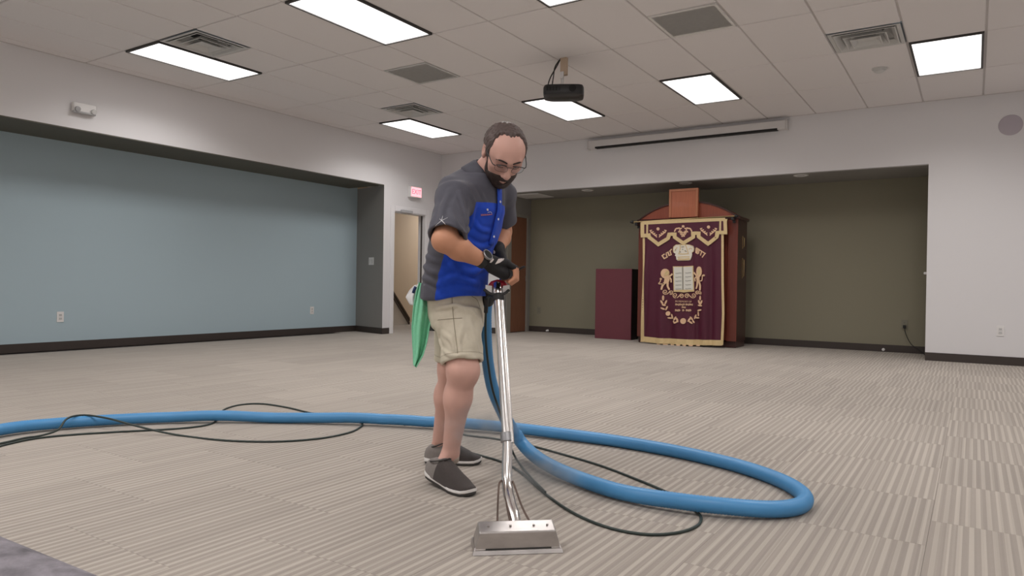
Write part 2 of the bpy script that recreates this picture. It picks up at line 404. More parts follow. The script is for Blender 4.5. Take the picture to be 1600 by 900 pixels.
# ---- corridor: sloping half wall with a dark double rail
pA, pB = on(612, 453, 0, -9.55), on(652, 519, 0, -9.55)
zz = lambda y: pA[2]+(pB[2]-pA[2])*(y-pA[1])/(pB[1]-pA[1])
M['half_wall'] = mat('half_wall_grey', S(196, 192, 186), .7); M['rail'] = mat('rail_brown', S(58, 44, 36), .5)
hw = thing('sloped_half_wall', 'grey sloping half wall with dark brown double rail beyond the open doorway', 'half wall', (-9.6, pA[1], 0))
y1 = pA[1]-(pB[1]-pA[1])*.5; ye = pA[1]+(pB[1]-pA[1])*(pA[2]-.10)/(pA[2]-pB[2])
MB().prism([(-9.62, y1, .0), (-9.62, ye, .0), (-9.62, ye, max(.02, zz(ye)-.09)), (-9.62, y1, zz(y1)-.09)], (.06, 0, 0)).build('panel', M['half_wall'], hw)
for dz in (0, -.085):
    MB().prism([(-9.64, y1, zz(y1)+dz-.03), (-9.64, ye, zz(ye)+dz-.03), (-9.64, ye, zz(ye)+dz+.03), (-9.64, y1, zz(y1)+dz+.03)], (.10, 0, 0)).build('rail', M['rail'], hw)

# ---- ceiling lights
LLAB = {(-5, 2): 'lit ceiling panel beside the square diffuser near the room corner', (-1, 2): 'lit ceiling panel just behind the black projector',
        (2, 2): 'lit ceiling panel between the projector and the smoke detector', (6, 2): 'lit ceiling panel above the round wall speaker',
        (-5, 8): 'lit ceiling panel beside a diffuser, above the emergency lamp wall', (-1, 8): 'large lit ceiling panel between two return grilles and diffusers, off the left wall',
        (2, 8): 'lit ceiling panel in front of the projector mount'}
for (k, r) in LIGHTS:
    xa, xb, ya, yb = gx(k)+.012, gx(k+1)-.012, gy(r+2)+.012, gy(r)-.012
    lb = LLAB.get((k, r))
    t = thing('ceiling_light', lb or 'lit ceiling panel over the open carpet away from the niche', 'ceiling light', ((xa+xb)/2, (ya+yb)/2, H), 'ceiling light panels' if lb else 'ceiling light panels over the open carpet')
    f = MB(); w = .020
    f.box((xa, ya, H-.012), (xa+w, yb, H+.009)).box((xb-w, ya, H-.012), (xb, yb, H+.009)).box((xa+w, ya, H-.012), (xb-w, ya+w, H+.009)).box((xa+w, yb-w, H-.012), (xb-w, yb, H+.009))
    f.build('frame', M['fixture_frame_shaded'], t)
    MB().add([(xa+w, ya+w, H-.004), (xb-w, ya+w, H-.004), (xb-w, yb-w, H-.004), (xa+w, yb-w, H-.004)], [(0, 3, 2, 1)]).build('diffuser', M['panel'], t)
    ld = bpy.data.lights.new('lamp', 'AREA'); ld.shape = 'RECTANGLE'; ld.size = xb-xa-2*w; ld.size_y = yb-ya-2*w; ld.energy = LAMP_W; ld.color = PANEL_COL; ld.spread = math.radians(LAMP_SPREAD)
    lo = bpy.data.objects.new('lamp', ld); COL.objects.link(lo); lo.parent = t; lo.location = (0, 0, .004)
t = thing('corridor_fill_light', 'added ceiling panel, out of sight, lighting the corridor beyond the doorway', 'ceiling light', (-9.1, 12.2, 2.7))  # unseen lamp added to brighten the corridor wall seen through the doorway
MB().box((-9.45, 11.9, 2.685), (-8.75, 13.1, 2.699)).build('frame', M['fixture_frame_shaded'], t)
MB().box((-9.42, 11.93, 2.680), (-8.78, 13.07, 2.684)).build('diffuser', mat('corridor_fill_diffuser', (1, 1, 1), .5, emit=PANEL_COL, estr=8.5), t)

# ---- air diffusers and return grilles
DLAB = ['square white ceiling diffuser beside the light nearest the emergency lamp', 'square white ceiling diffuser next to the light above the doorway', 'square white ceiling diffuser near the smoke detector']
for i, (k, r) in enumerate(DIFF):
    xa, xb, ya, yb = gx(k)+.012, gx(k+1)-.012, gy(r+1)+.012, gy(r)-.012; cx, cy = (xa+xb)/2, (ya+yb)/2
    t = thing('air_diffuser', DLAB[i], 'vent', (cx, cy, H), 'square ceiling diffusers')
    def sq(mb, h0, z0, h1, z1):
        P = [(cx-h0, cy-h0, z0), (cx+h0, cy-h0, z0), (cx+h0, cy+h0, z0), (cx-h0, cy+h0, z0), (cx-h1, cy-h1, z1), (cx+h1, cy-h1, z1), (cx+h1, cy+h1, z1), (cx-h1, cy+h1, z1)]
        mb.add(P, [(j, (j+1) % 4, 4+(j+1) % 4, 4+j) for j in range(4)])
    hw_ = (xb-xa)/2
    fr = MB(); sq(fr, hw_, H-.004, hw_-.03, H-.004); sq(fr, hw_-.03, H-.004, hw_-.05, H+.006); fr.build('frame', M['vent_white'], t)
    bk = MB(); sq(bk, hw_-.045, H+.006, .17, H+.085); bk.box((cx-.18, cy-.18, H+.085), (cx+.18, cy+.18, H+.09)); bk.build('plenum', M['vent_white'], t)
    for j, (h1, z1, h0, z0) in enumerate(((hw_-.085, H+.030, hw_-.050, H-.012), (hw_-.160, H+.022, hw_-.125, H-.020), (.080, H+.010, .115, H-.030))):
        c = MB(); sq(c, h1, z1, h0, z0); sq(c, h0, z0, h0+.010, z0+.001)
        if j == 2: c.box((cx-.08, cy-.08, H+.006), (cx+.08, cy+.08, H+.010))
        c.build('louver', M['vent_white'], t)
    MB().disc((cx, cy, H+.0845), (0, 0, -1), .15, .003).build('neck', M['vent_dark'], t)
M['return'] = mat('return_grille', (.80, .79, .77), .6, noise=(30, .08, 3))
RLAB = ['flat grey return grille near the diffuser by the smoke detector', 'flat grey return grille between the lights near the left wall']
for i, (k, r) in enumerate(RET):
    xa, xb, ya, yb = gx(k)+.012, gx(k+1)-.012, gy(r+1)+.012, gy(r)-.012
    t = thing('return_grille', RLAB[i], 'vent', ((xa+xb)/2, (ya+yb)/2, H), 'return grilles')
    w = .022
    MB().box((xa, ya, H-.005), (xa+w, yb, H+.009)).box((xb-w, ya, H-.005), (xb, yb, H+.009)).box((xa+w, ya, H-.005), (xb-w, ya+w, H+.009)).box((xa+w, yb-w, H-.005), (xb-w, yb, H+.009)).build('frame', M['vent_white'] if i else M['return'], t)
    c = MB(); n = 46
    for j in range(n):
        y = ya+w+(yb-ya-2*w)*(j+.5)/n; c.add([(xa+w, y-.0056, H-.0005), (xb-w, y-.0056, H-.0005), (xb-w, y+.0050, H+.0025), (xa+w, y+.0050, H+.0025)], [(0, 1, 2, 3)])
    c.build('slats', M['return'], t)['kind'] = 'stuff'
    MB().box((xa+w, ya+w, H+.006), (xb-w, yb-w, H+.009)).build('backing', M['return'], t)
# smoke detector
t = thing('smoke_detector', 'small white round smoke detector on a ceiling tile', 'smoke detector', (-.864, 8.24, H))
MB().lathe((-.864, 8.24, H), (0, 0, -1), [(.07, 0), (.07, .012), (.062, .016)]).build('base', M['vent_white'], t, True, 40)
MB().lathe((-.864, 8.24, H-.016), (0, 0, -1), [(.055, 0), (.052, .018), (.035, .028), (.01, .03)]).build('cover', M['vent_white'], t, True, 40)
# niche ceiling: downlights and white supply panel
NL = [on(u, v, 2, ZN) for u, v in ((917, 297), (1070, 285.5), (1250, 273))]
for i, p in enumerate(NL):
    p = (p[0], max(p[1], DB+.13)+.02, ZN)
    t = thing('downlight', ['unlit round downlight in the niche ceiling near the niche door', 'unlit round downlight in the niche ceiling above the ark', 'unlit round downlight in the niche ceiling towards the thermostat side'][i], 'downlight', p, 'downlights in the niche ceiling')
    MB().lathe(p, (0, 0, -1), [(.095, 0), (.095, .004), (.075, .010), (.068, .004), (.067, .001)]).build('trim_ring', M['white_plastic'], t, True, 40)
    MB().lathe((p[0], p[1], ZN-.0015), (0, 0, -1), [(.066, 0), (.05, .005), (.0, .008)]).build('lens', M['grey_plastic'], t, True, 60)
t = thing('ceiling_register', 'white square panel in the niche ceiling above the brown door', 'vent', (-6.4, 10.42, ZN))
MB().bevbox((-6.69, 10.12, ZN-.008), (-6.12, 10.68, ZN), .003).build('frame', M['white_plastic'], t)
MB().box((-6.65, 10.16, ZN-.011), (-6.16, 10.64, ZN-.008)).build('face', M['white_plastic'], t)

# ---- projection screen case on the back wall
t = thing('projection_screen', 'long white rolled-up projection screen case under the ceiling', 'projection screen', (-3.6, DB, 2.95))
MB().bevbox((-5.06, DB-.105, 2.965), (-2.13, DB, 3.085), .008).build('case', M['screen_case'], t)
MB().box((-4.94, DB-.108, 2.960), (-2.24, DB-.02, 2.972)).build('slot', M['vent_dark'], t)
MB().box((-4.94, DB-.1065, 2.972), (-2.24, DB-.104, 2.984)).build('slot_edge', M['vent_dark'], t)
for x0, x1 in ((-5.075, -5.06), (-2.13, -2.115)): MB().bevbox((x0, DB-.11, 2.955), (x1, DB, 3.09), .003).build('end_cap', M['screen_case'], t)
# ---- projector
pp = np.array([-3.52, 6.30, H])
t = thing('projector', 'black video projector hanging from a tan board on the ceiling', 'projector', tuple(pp))
MB().bevbox((pp[0]-.035, pp[1]-.02, 2.965), (pp[0]+.035, pp[1]+.02, H), .003).build('mount_board', M['tan_wood'], t)
mbk = MB().bevbox((pp[0]-.028, pp[1]-.035, 2.93), (pp[0]+.012, pp[1]-.020, 3.0), .003).disc((pp[0]-.008, pp[1]-.015, 2.86), (0, 0, 1), .014, .09)
mbk.build('bracket', M['white_plastic'], t)
pw, pl, ph = .205, .15, .052; pz = 2.795
ang = math.radians(28)
def rl(x, y, z): return (pp[0]+x*math.cos(ang)-y*math.sin(ang), pp[1]+x*math.sin(ang)+y*math.cos(ang), z)
rings = []
for (sx, sy, z) in ((.80, .80, pz-ph-.012), (.97, .95, pz-ph), (1, 1, pz-ph+.02), (1, 1, pz+ph-.03), (.95, .93, pz+ph-.006), (.80, .78, pz+ph)):
    ring = []
    for q in range(24):
        a = 2*math.pi*q/24; cx_, sy_ = math.cos(a), math.sin(a)
        ex = math.copysign(abs(cx_)**.35, cx_)*pw*sx; ey = math.copysign(abs(sy_)**.35, sy_)*pl*sy; ring.append(rl(ex, ey, z))
    rings.append(ring)
MB().loft(rings).build('body', M['black_plastic'], t, True, 35)
MB().tube([rl(.09, -pl+.01, pz), rl(.09, -pl-.012, pz)], .036, 20).build('lens', M['vent_dark'], t)
for x in (-.10, -.05):
    MB().bevbox((0, 0, 0), (.001, .001, .001), .0002) if False else None
gr = MB()
for i in range(5): gr.add([rl(-.17+.03*i, -pl-.001, pz-.02), rl(-.15+.03*i, -pl-.001, pz-.02), rl(-.15+.03*i, -pl-.001, pz+.02), rl(-.17+.03*i, -pl-.001, pz+.02)], [(0, 1, 2, 3)])
gr.build('vent_grille', M['vent_dark'], t)
pl_ = rl(-.03, -.02, pz+ph); MB().bevbox((pl_[0]-.03, pl_[1]-.02, pz+ph), (pl_[0]+.03, pl_[1]+.02, 2.875), .004).build('mount_plate', M['white_plastic'], t)
for off in (0, .035):
    pts = spline([(pp[0]-.035, pp[1]-.01, H), (pp[0]-.07-off*.5, pp[1]-.03, 3.06), (pp[0]-.13+off, pp[1]-.05, 2.95), (pp[0]-.155+off*1.6, pp[1]-.07, 2.84)], 8)
    MB().tube(pts, .006, 8).build('cable', M['black_rubber'], t, True)

# ---- wall fittings
t = thing('wall_speaker', 'flush round grey speaker grille high on the white wall', 'speaker', (.318, DB, 2.765))
MB().lathe((.318, DB, 2.765), (0, -1, 0), [(.118, 0), (.118, .006), (.108, .010)], 40).build('rim', M['speaker'], t, True, 40)
MB().lathe((.318, DB-.010, 2.765), (0, -1, 0), [(.107, 0), (.07, .004), (.0, .006)], 40).build('grille', M['speaker'], t, True, 60)
def outlet(p, n, label, grp, m=None):
    p = np.array(p); n = np.array(n, float); s = np.cross([0, 0, 1], n)
    t = thing('wall_outlet', label, 'outlet', tuple(p), grp)
    def bx(name, cs, cz, hs, hz, d0, d1, mm):
        lo = p+s*(cs-hs)+UP*(cz-hz)+n*d0; hi = p+s*(cs+hs)+UP*(cz+hz)+n*d1
        return MB().bevbox(np.minimum(lo, hi), np.maximum(lo, hi), .0008).build(name, mm, t)
    mm = m or M['white_plastic']
    bx('plate', 0, 0, .037, .060, 0, .006, mm)
    for dz in (.020, -.020): bx('socket', 0, dz, .016, .014, .006, .009, M['vent_white'] if m is None else m)
    for dz in (.020, -.020):
        for ds in (-.006, .006): bx('slot', ds, dz+.002, .0014, .005, .009, .0094, M['vent_dark'])
    return t
outlet((XREC, 4.014, .383), (1, 0, 0), 'white wall outlet on the blue wall below the emergency lamp', 'wall outlets')
outlet((XREC, 7.73, .375), (1, 0, 0), 'white wall outlet on the blue wall near the taupe end wall', 'wall outlets')
outlet((.259, DB, .392), (0, -1, 0), 'white wall outlet low on the white wall below the round speaker', 'wall outlets')
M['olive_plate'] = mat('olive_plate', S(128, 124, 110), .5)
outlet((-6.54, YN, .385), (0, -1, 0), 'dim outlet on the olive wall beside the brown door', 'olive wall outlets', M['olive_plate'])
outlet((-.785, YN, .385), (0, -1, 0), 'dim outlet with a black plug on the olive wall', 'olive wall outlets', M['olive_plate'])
t = thing('power_cord', 'black plug and cord hanging from the olive wall outlet', 'cord', (-.78, YN-.02, .35))
MB().bevbox((-.80, YN-.045, .335), (-.765, YN-.0096, .375), .004).build('plug', M['black_rubber'], t)
MB().tube(spline([(-.78, YN-.03, .34), (-.76, YN-.05, .25), (-.70, YN-.06, .13), (-.60, YN-.07, .05), (-.55, YN-.09, .012), (-.53, YN-.2, .008)], 8), .005, 8).build('cable', M['black_rubber'], t, True)
# switch plate on the recess end wall
q = on(579, 408, 1, 8.555); 
sp_c = np.array([q[0], YREC1+(YREC2-YREC1)*(q[0]-XL)/(XREC-XL), q[2]]); rn3 = np.array([_rn[0], _rn[1], 0]); rs3 = np.array([_rd[0], _rd[1], 0])
t = thing('switch_plate', 'white double switch plate on the taupe recess end wall', 'switch', tuple(sp_c))
def obox(name, c, hs, hz, d0, d1, m):
    P = [c+rs3*a+UP*b_ for a, b_ in ((-hs, -hz), (hs, -hz), (hs, hz), (-hs, hz))]
    return MB().prism([x+rn3*d0 for x in P], rn3*(d1-d0)).build(name, m, t)
obox('plate', sp_c, .075, .062, 0, .006, M['white_plastic'])
for o_ in (-.03, .03): obox('rocker', sp_c+rs3*o_, .016, .033, .006, .011, M['vent_white'])
# plate edge on the niche side wall
t = thing('wall_thermostat', 'small white plate sticking out of the niche side wall', 'thermostat', (XNR, DB+.19, 1.06))
MB().bevbox((XNR-.035, DB+.16, 1.045), (XNR, DB+.24, 1.075), .003).build('body', M['white_plastic'], t)
MB().bevbox((XNR-.040, DB+.17, 1.05), (XNR-.035, DB+.23, 1.07), .001).build('cover', M['white_plastic'], t)
# doorstops
for i, (u, v) in enumerate(((855, 518), (1380, 549))):
    p = on(u, v, 1, YN-.03); 
    t = thing('door_bumper', ['small white knob on the olive wall base near the brown door', 'small white knob on the olive wall base near the plugged outlet'][i], 'door bumper', (p[0], YN-.012, .03), 'white knobs on the base')
    MB().lathe((p[0], YN-.012, .03), (0, -1, 0), [(.02, 0), (.018, .006), (.01, .01), (.01, .03), (.017, .034), (.014, .045)], 16).build('knob', M['white_plastic'], t, True, 40)
# emergency lamp
t = thing('emergency_light', 'white emergency lamp box on the wall above the blue recess', 'emergency light', (XL, 3.845, 2.645))
MB().bevbox((XL, 3.73, 2.60), (XL+.055, 3.965, 2.70), .008).build('housing', M['white_plastic'], t)
MB().bevbox((XL+.02, 3.725, 2.585), (XL+.065, 3.955, 2.606), .005).build('tray', M['grey_plastic'], t)
for y in (3.765, 3.93): MB().lathe((XL+.052, y, 2.628), (1, 0, -.25), [(.024, 0), (.028, .012), (.026, .03), (.020, .032)], 20).build('lamp_head', M['vent_white'] if y > 3.8 else M['grey_plastic'], t, True, 40)
# exit sign
M['exit_face'] = mat('exit_face', (.9, .5, .5), .5, emit=S(255, 150, 160), estr=.75)
M['exit_text'] = mat('exit_text', (.8, .1, .12), .5, emit=S(240, 60, 84), estr=1.0)
ey0, ey1, ez0, ez1 = 9.055, 9.335, 2.288, 2.470
t = thing('exit_sign', 'small lit red exit sign on the white wall above the doorway', 'exit sign', (XL, (ey0+ey1)/2, ez0))
MB().bevbox((XL, ey0, ez0), (XL+.075, ey1, ez1), .006).build('housing', M['white_plastic'], t)
MB().box((XL+.075, ey0+.012, ez0+.014), (XL+.078, ey1-.012, ez1-.012)).build('face', M['exit_face'], t)
def text_obj(name, txt, size, mtx, m, parent, depth=.001, align='CENTER'):
    cu = bpy.data.curves.new(name, 'FONT'); cu.body = txt; cu.size = size; cu.extrude = depth; cu.align_x = align; cu.align_y = 'CENTER'; cu.offset = .0
    o = bpy.data.objects.new(name, cu); COL.objects.link(o)
    me = bpy.data.meshes.new_from_object(o.evaluated_get(bpy.context.evaluated_depsgraph_get())); bpy.data.objects.remove(o)
    me.transform(mtx); me.materials.clear(); me.materials.append(m); return link(name, me, parent)
mt = Matrix(((0, 0, 1, XL+.079), (1, 0, 0, (ey0+ey1)/2), (0, 1, 0, (ez0+ez1)/2), (0, 0, 0, 1)))
text_obj('lettering', 'EXIT', .115, mt, M['exit_text'], t)
# door closer on the left doorway
t = thing('door_closer', 'grey metal door closer on the head of the open doorway', 'door closer', (XL, 8.95, 2.0))
MB().bevbox((XL+.019, 8.86, 2.005), (XL+.075, 9.12, 2.055), .006).build('body', M['grey_plastic'], t)
MB().prism([(XL+.03, 8.77, 1.985), (XL+.03, 8.98, 2.0), (XL+.055, 8.98, 2.0), (XL+.055, 8.77, 1.985)], (0, 0, .008)).build('arm', M['grey_plastic'], t)
# ================================================================== THE ARK AND ITS CURTAIN
def wood(name, c, amt=.28):
    return mat(name, c, .38, noise=(7, amt, 6, (9, 9, .7)), bump=(40, .05, .001, (6, 6, .5)), coat=.15)
M['mahogany'] = wood('mahogany', S(108, 48, 36)); M['mahogany_light'] = wood('mahogany_light', S(142, 70, 48)); M['mahogany_dark'] = wood('mahogany_dark', S(62, 32, 28)); M['cherry'] = wood('cherry_panel', S(172, 100, 70), .2)
M['cherry_edge'] = wood('cherry_edge', S(176, 112, 80), .12)
M['brass'] = mat('brass', S(190, 165, 120), .3, 1.0)
AX0, AX1, AY0, AY1, AZ = -4.25, -2.772, 10.0, 10.46, 1.80
ark = thing('torah_ark', 'tall mahogany ark cabinet with arched top standing in the olive niche', 'ark', ((AX0+AX1)/2, (AY0+AY1)/2, 0))
MB().bevbox((AX0+.01, AY0+.02, 0), (AX1-.01, AY1-.01, .09), .004).build('plinth', M['mahogany_dark'], ark)
MB().box((AX0+.02, AY1-.03, .09), (AX1-.02, AY1-.01, AZ)).build('back_panel', M['mahogany_dark'], ark)
for x0, x1 in ((AX0, AX0+.035), (AX1-.035, AX1)): MB().bevbox((x0, AY0+.005, .09), (x1, AY1, AZ), .004).build('side_panel', M['mahogany_dark'], ark)
for x0, x1 in ((AX0, AX0+.14), (AX1-.14, AX1)): MB().bevbox((x0, AY0-.012, .09), (x1, AY0+.01, AZ), .004).build('stile', M['mahogany'], ark)
xm = (AX0+AX1)/2
for x0, x1 in ((AX0+.145, xm-.004), (xm+.004, AX1-.145)):
    dr = MB().bevbox((x0, AY0-.004, .10), (x1, AY0+.022, AZ-.02), .004).build('door', M['mahogany'], ark)
    MB().bevbox((x0+.07, AY0-.012, .2), (x1-.07, AY0-.004, AZ-.14), .006).build('door_panel', M['mahogany'], dr)
MB().box((AX0+.035, AY0+.03, AZ-.03), (AX1-.035, AY1-.03, AZ)).build('top_panel', M['mahogany_dark'], ark)
# crown moulding with a return along the side
MB().bevbox((AX0-.03, AY0-.03, AZ), (AX1+.03, AY1+.02, AZ+.045), .012).build('cornice', M['mahogany_dark'], ark)
# arched pediment
def arc(z0, zt, x0, x1, y, n=24):
    h = zt-z0; w = (x1-x0)/2; R = (w*w+h*h)/(2*h); c = (x0+x1)/2; out = []
    a = math.asin(w/R)
    for i in range(n+1):
        t_ = -a+2*a*i/n; out.append((c+R*math.sin(t_), y, zt-R+R*math.cos(t_)))
    return out
ap = arc(AZ+.046, 2.075, AX0+.02, AX1-.03, AY0-.012)
MB().prism(ap, (0, .46, 0)).build('pediment', M['mahogany_light'], ark)
lo_, hi_ = arc(AZ+.048, 2.093, AX0+.005, AX1-.015, AY0-.03), arc(AZ+.046, 2.070, AX0+.028, AX1-.038, AY0-.03)
rim = MB()
for i in range(len(lo_)-1): rim.prism([lo_[i], lo_[i+1], hi_[i+1], hi_[i]], (0, .03, 0))
rim.build('pediment_rim', M['mahogany_dark'], ark)
# upright panel in front of the pediment
bx0, bx1 = -3.755, -3.325
tp = MB().bevbox((bx0, AY0-.075, AZ+.046), (bx1, AY0-.031, 2.262), .004).build('upright_panel', M['cherry'], ark)
for lo, hi in (((bx0, AY0-.085, AZ+.05), (bx0+.035, AY0-.075, 2.262)), ((bx1-.035, AY0-.085, AZ+.05), (bx1, AY0-.075, 2.262)), ((bx0+.035, AY0-.085, 2.225), (bx1-.035, AY0-.075, 2.262))):
    MB().bevbox(lo, hi, .003).build('panel_frame', M['cherry_edge'], tp)
# handle plates on the right side
for z0, z1 in ((1.40, 1.58), (.98, 1.27)):
    hd = MB().bevbox((AX1, AY0+.229, z0), (AX1+.006, AY0+.238, z1), .001).build('side_plate', M['brass'], ark)
    MB().tube([(AX1+.006, AY0+.232, z0+.02), (AX1+.025, AY0+.232, z0+.03), (AX1+.025, AY0+.232, z1-.03), (AX1+.006, AY0+.232, z1-.02)], .005, 8).build('pull', M['brass'], hd, True)
# curtain rod
YC = 9.885
ra, rb = on(990, 347, 1, YC), on(1148, 337.5, 1, YC)
rod = thing('curtain_rod', 'thin dark curtain rod with knob ends across the ark front', 'curtain rod', tuple((ra+rb)/2))
MB().tube([ra, rb], .009, 12).build('rod', M['brass'], rod, True, 60)
for p, s_ in ((ra, -1), (rb, 1)):
    MB().lathe(p, (s_, 0, 0), [(.009, -.002), (.022, .004), (.026, .018), (.02, .032), (.008, .044), (.012, .052), (.002, .06)], 16).build('finial', M['black_plastic'], rod, True, 50)
for x in (ra[0]+.045, rb[0]-.03):
    z = np.interp(x, (ra[0], rb[0]), (ra[2], rb[2]))
    MB().bevbox((x-.02, YC-.014, z-.055), (x+.02, AY0-.031, z-.008), .006).bevbox((x-.02, AY0-.034, z-.09), (x+.02, AY0-.0305, AZ+.02), .001).build('bracket', M['black_plastic'], rod)

# ---- curtain cloth. Its outline is traced at the plane it hangs in; folds are real waves of the cloth
def velvet():
    m = mat('maroon_velvet', S(76, 14, 40), .5, sheen=.0, bump=(500, .2, .001))
    b = m.node_tree.nodes['Principled BSDF']; b.inputs['Sheen Weight'].default_value = .32; b.inputs['Sheen Roughness'].default_value = .35; b.inputs['Sheen Tint'].default_value = (*S(190, 90, 140), 1)
    return m
M['velvet'] = velvet()
M['gold_cloth'] = mat('gold_satin', S(212, 188, 140), .45, noise=(60, .12, 3), bump=(300, .2, .001))
M['gold_thread'] = mat('gold_thread', S(222, 186, 150), .5, noise=(90, .15, 3), bump=(400, .3, .001))
M['silver_cloth'] = mat('silver_lame', S(226, 220, 206), .4, noise=(70, .08, 3), bump=(300, .2, .001))
M['page_cloth'] = mat('tablet_cloth', S(214, 212, 202), .5, noise=(70, .06, 3))
M['grey_thread'] = mat('grey_thread', S(140, 138, 130), .6)
def curt(x, z):
    hang = np.clip((1.83-z)/1.83, 0, 1)
    w = .024*np.sin((x+4.1)*17+1.2*np.sin(z*1.4))+.015*np.sin((x+4.1)*31+z*.8+1.3)
    f = -.022*np.exp(-((x+3.315+.012*np.sin(z*2))/.024)**2)*np.clip((1.75-z)/.5, 0, 1)
    f2 = -.045*np.exp(-((x+4.03+.10*hang)/.035)**2)*np.clip((1.7-z)/.6, 0, 1)+.035*np.exp(-((x+3.12-.04*hang)/.05)**2)
    calm = 1-.88*np.exp(-((x+3.53)/.30)**4)*np.exp(-((z-1.05)/.62)**4)
    return YC-.02-.035*hang+w*calm*(.12+.88*hang)*.95+(f+f2)*np.clip(hang*2, 0, 1)
def c3(u, v, off=0.0):
    p = on(u, v, 1, YC-.03); return np.array([p[0], float(curt(p[0], p[2]))-off, p[2]])
cur = thing('ark_curtain', 'maroon velvet ark curtain with gold border and embroidered crown, lions and tablets', 'curtain', tuple(c3(1067, 440)))
def grid_cloth(name, m, Lft, Rgt, nu, nv, off, parent, thick=.004):
    Lp = np.array(Lft, float); Rp = np.array(Rgt, float); V = []; F = []
    tl = np.linspace(0, 1, len(Lp)); 
    for j in range(nv+1):
        t_ = j/nv; a = np.array([np.interp(t_, tl, Lp[:, k]) for k in (0, 1)]); b = np.array([np.interp(t_, np.linspace(0, 1, len(Rp)), Rp[:, k]) for k in (0, 1)])
        for i in range(nu+1):
            q = a+(b-a)*i/nu; V.append(c3(q[0], q[1], off))
    n = len(V); V = V+[p+np.array([0, thick, 0]) for p in V]; W = nu+1
    for j in range(nv):
        for i in range(nu):
            a = j*W+i; F.append((a, a+1, a+W+1, a+W)); F.append((n+a, n+a+W, n+a+W+1, n+a+1))
    per = [i for i in range(W)]+[j*W+nu for j in range(1, nv+1)]+[nv*W+i for i in range(nu-1, -1, -1)]+[j*W for j in range(nv-1, 0, -1)]
    for k in range(len(per)):
        a, b = per[k], per[(k+1) % len(per)]; F.append((a, n+a, n+b, b))
    return MB().add(V, F).build(name, m, parent, True, 50)
cl = grid_cloth('cloth', M['velvet'], [(1004, 350), (1004.5, 440), (1003.5, 532.5)], [(1130, 343), (1130.5, 440), (1131.5, 490), (1129, 540.5)], 110, 60, 0, cur)
def ribbon(mb, P, w, off=.006, closed=False, th=.003, n=0, y=None):
    P = [np.array(p, float) for p in P]
    if n: P = [q for q in np.array(spline([(*p, 0) for p in P], n))[:, :2]]
    Q = []
    for a, b in zip(P[:-1], P[1:]):
        k = max(1, int(np.linalg.norm(b-a)/4)); Q += [a+(b-a)*i/k for i in range(k)]
    Q.append(P[-1]); N_ = len(Q); V = []; F = []
    ws = [w]*N_ if np.isscalar(w) else np.interp(np.linspace(0, 1, N_), np.linspace(0, 1, len(w)), w)
    for i in range(N_):
        a, b = Q[max(0, i-1)], Q[min(N_-1, i+1)]; d = (b-a)/(np.linalg.norm(b-a)+1e-9); nn = np.array([-d[1], d[0]])
        if 0 < i < N_-1:
            d1 = (Q[i]-Q[i-1]); d2 = Q[i+1]-Q[i]; d1 /= np.linalg.norm(d1)+1e-9; d2 /= np.linalg.norm(d2)+1e-9
            nn = nn/max(.5, math.sqrt(max(.01, (1+d1@d2)/2)))
        for s_ in (-1, 1):
            q = Q[i]+nn*s_*ws[i]/2; a_ = c3(q[0], q[1]); yy = a_[1] if y is None else y; V.append(np.array([a_[0], yy-off, a_[2]])); V.append(np.array([a_[0], yy-off+th, a_[2]]))
    for i in range(N_-1):
        a = 4*i; b = a+4; F += [(a, a+2, b+2, b), (a, b, b+1, a+1), (a+2, a+3, b+3, b+2), (a+1, b+1, b+3, a+3)]
    F += [(0, 1, 3, 2), (4*N_-4, 4*N_-2, 4*N_-1, 4*N_-3)]
    return mb.add(V, F)
def patch(mb, P, off=.006, th=.003, y=None):
    Q = [c3(u, v) for u, v in P]; y0 = min(q[1] for q in Q) if y is None else y; n = len(P)
    V = [np.array([q[0], y0-off, q[2]]) for q in Q]+[np.array([q[0], max(y0-off+th, q[1]), q[2]]) for q in Q]
    return mb.add(V, [tuple(range(n))]+[(i, (i+1) % n, n+(i+1) % n, n+i) for i in range(n)])
def ell(cu_, cv_, a, b, th=0, n=14):
    return [(cu_+a*math.cos(t_)*math.cos(th)-b*math.sin(t_)*math.sin(th), cv_+a*math.cos(t_)*math.sin(th)+b*math.sin(t_)*math.cos(th)) for t_ in np.linspace(0, 2*math.pi, n, endpoint=False)]
KA = lambda x, y: (990+x/7.5, 330+y/7.5)
KB = lambda x, y: (1030+x/15, 370+y/15)
KC = lambda x, y: (1030+x/15, 410+y/15)
KD = lambda x, y: (1030+x/15, 470+y/15)
KE = lambda x, y: (1000+x/8.18, 440+y/8.18)
def mp(K, L): return [K(*p) for p in L]
# borders
ribbon(MB(), [(1005.6, 364), (1006, 440), (1005, 532)], 3.4).build('border', M['gold_cloth'], cur)
ribbon(MB(), [(1128.6, 352), (1129, 440), (1130, 490), (1128.2, 539)], 3.6).build('border', M['gold_cloth'], cur)
ribbon(MB(), [(1003.5, 529.5), (1030, 532.2), (1080, 534.6), (1128.6, 535.6)], 8.5, .008).build('border', M['gold_cloth'], cur)
mbf = MB()
for i in range(7): ribbon(mbf, [(1028+i*10, 538+i*.2), (1034+i*10, 538.6+i*.2)], 2.2, .011)
mbf.build('hem_embroidery', M['gold_thread'], cur)['kind'] = 'stuff'
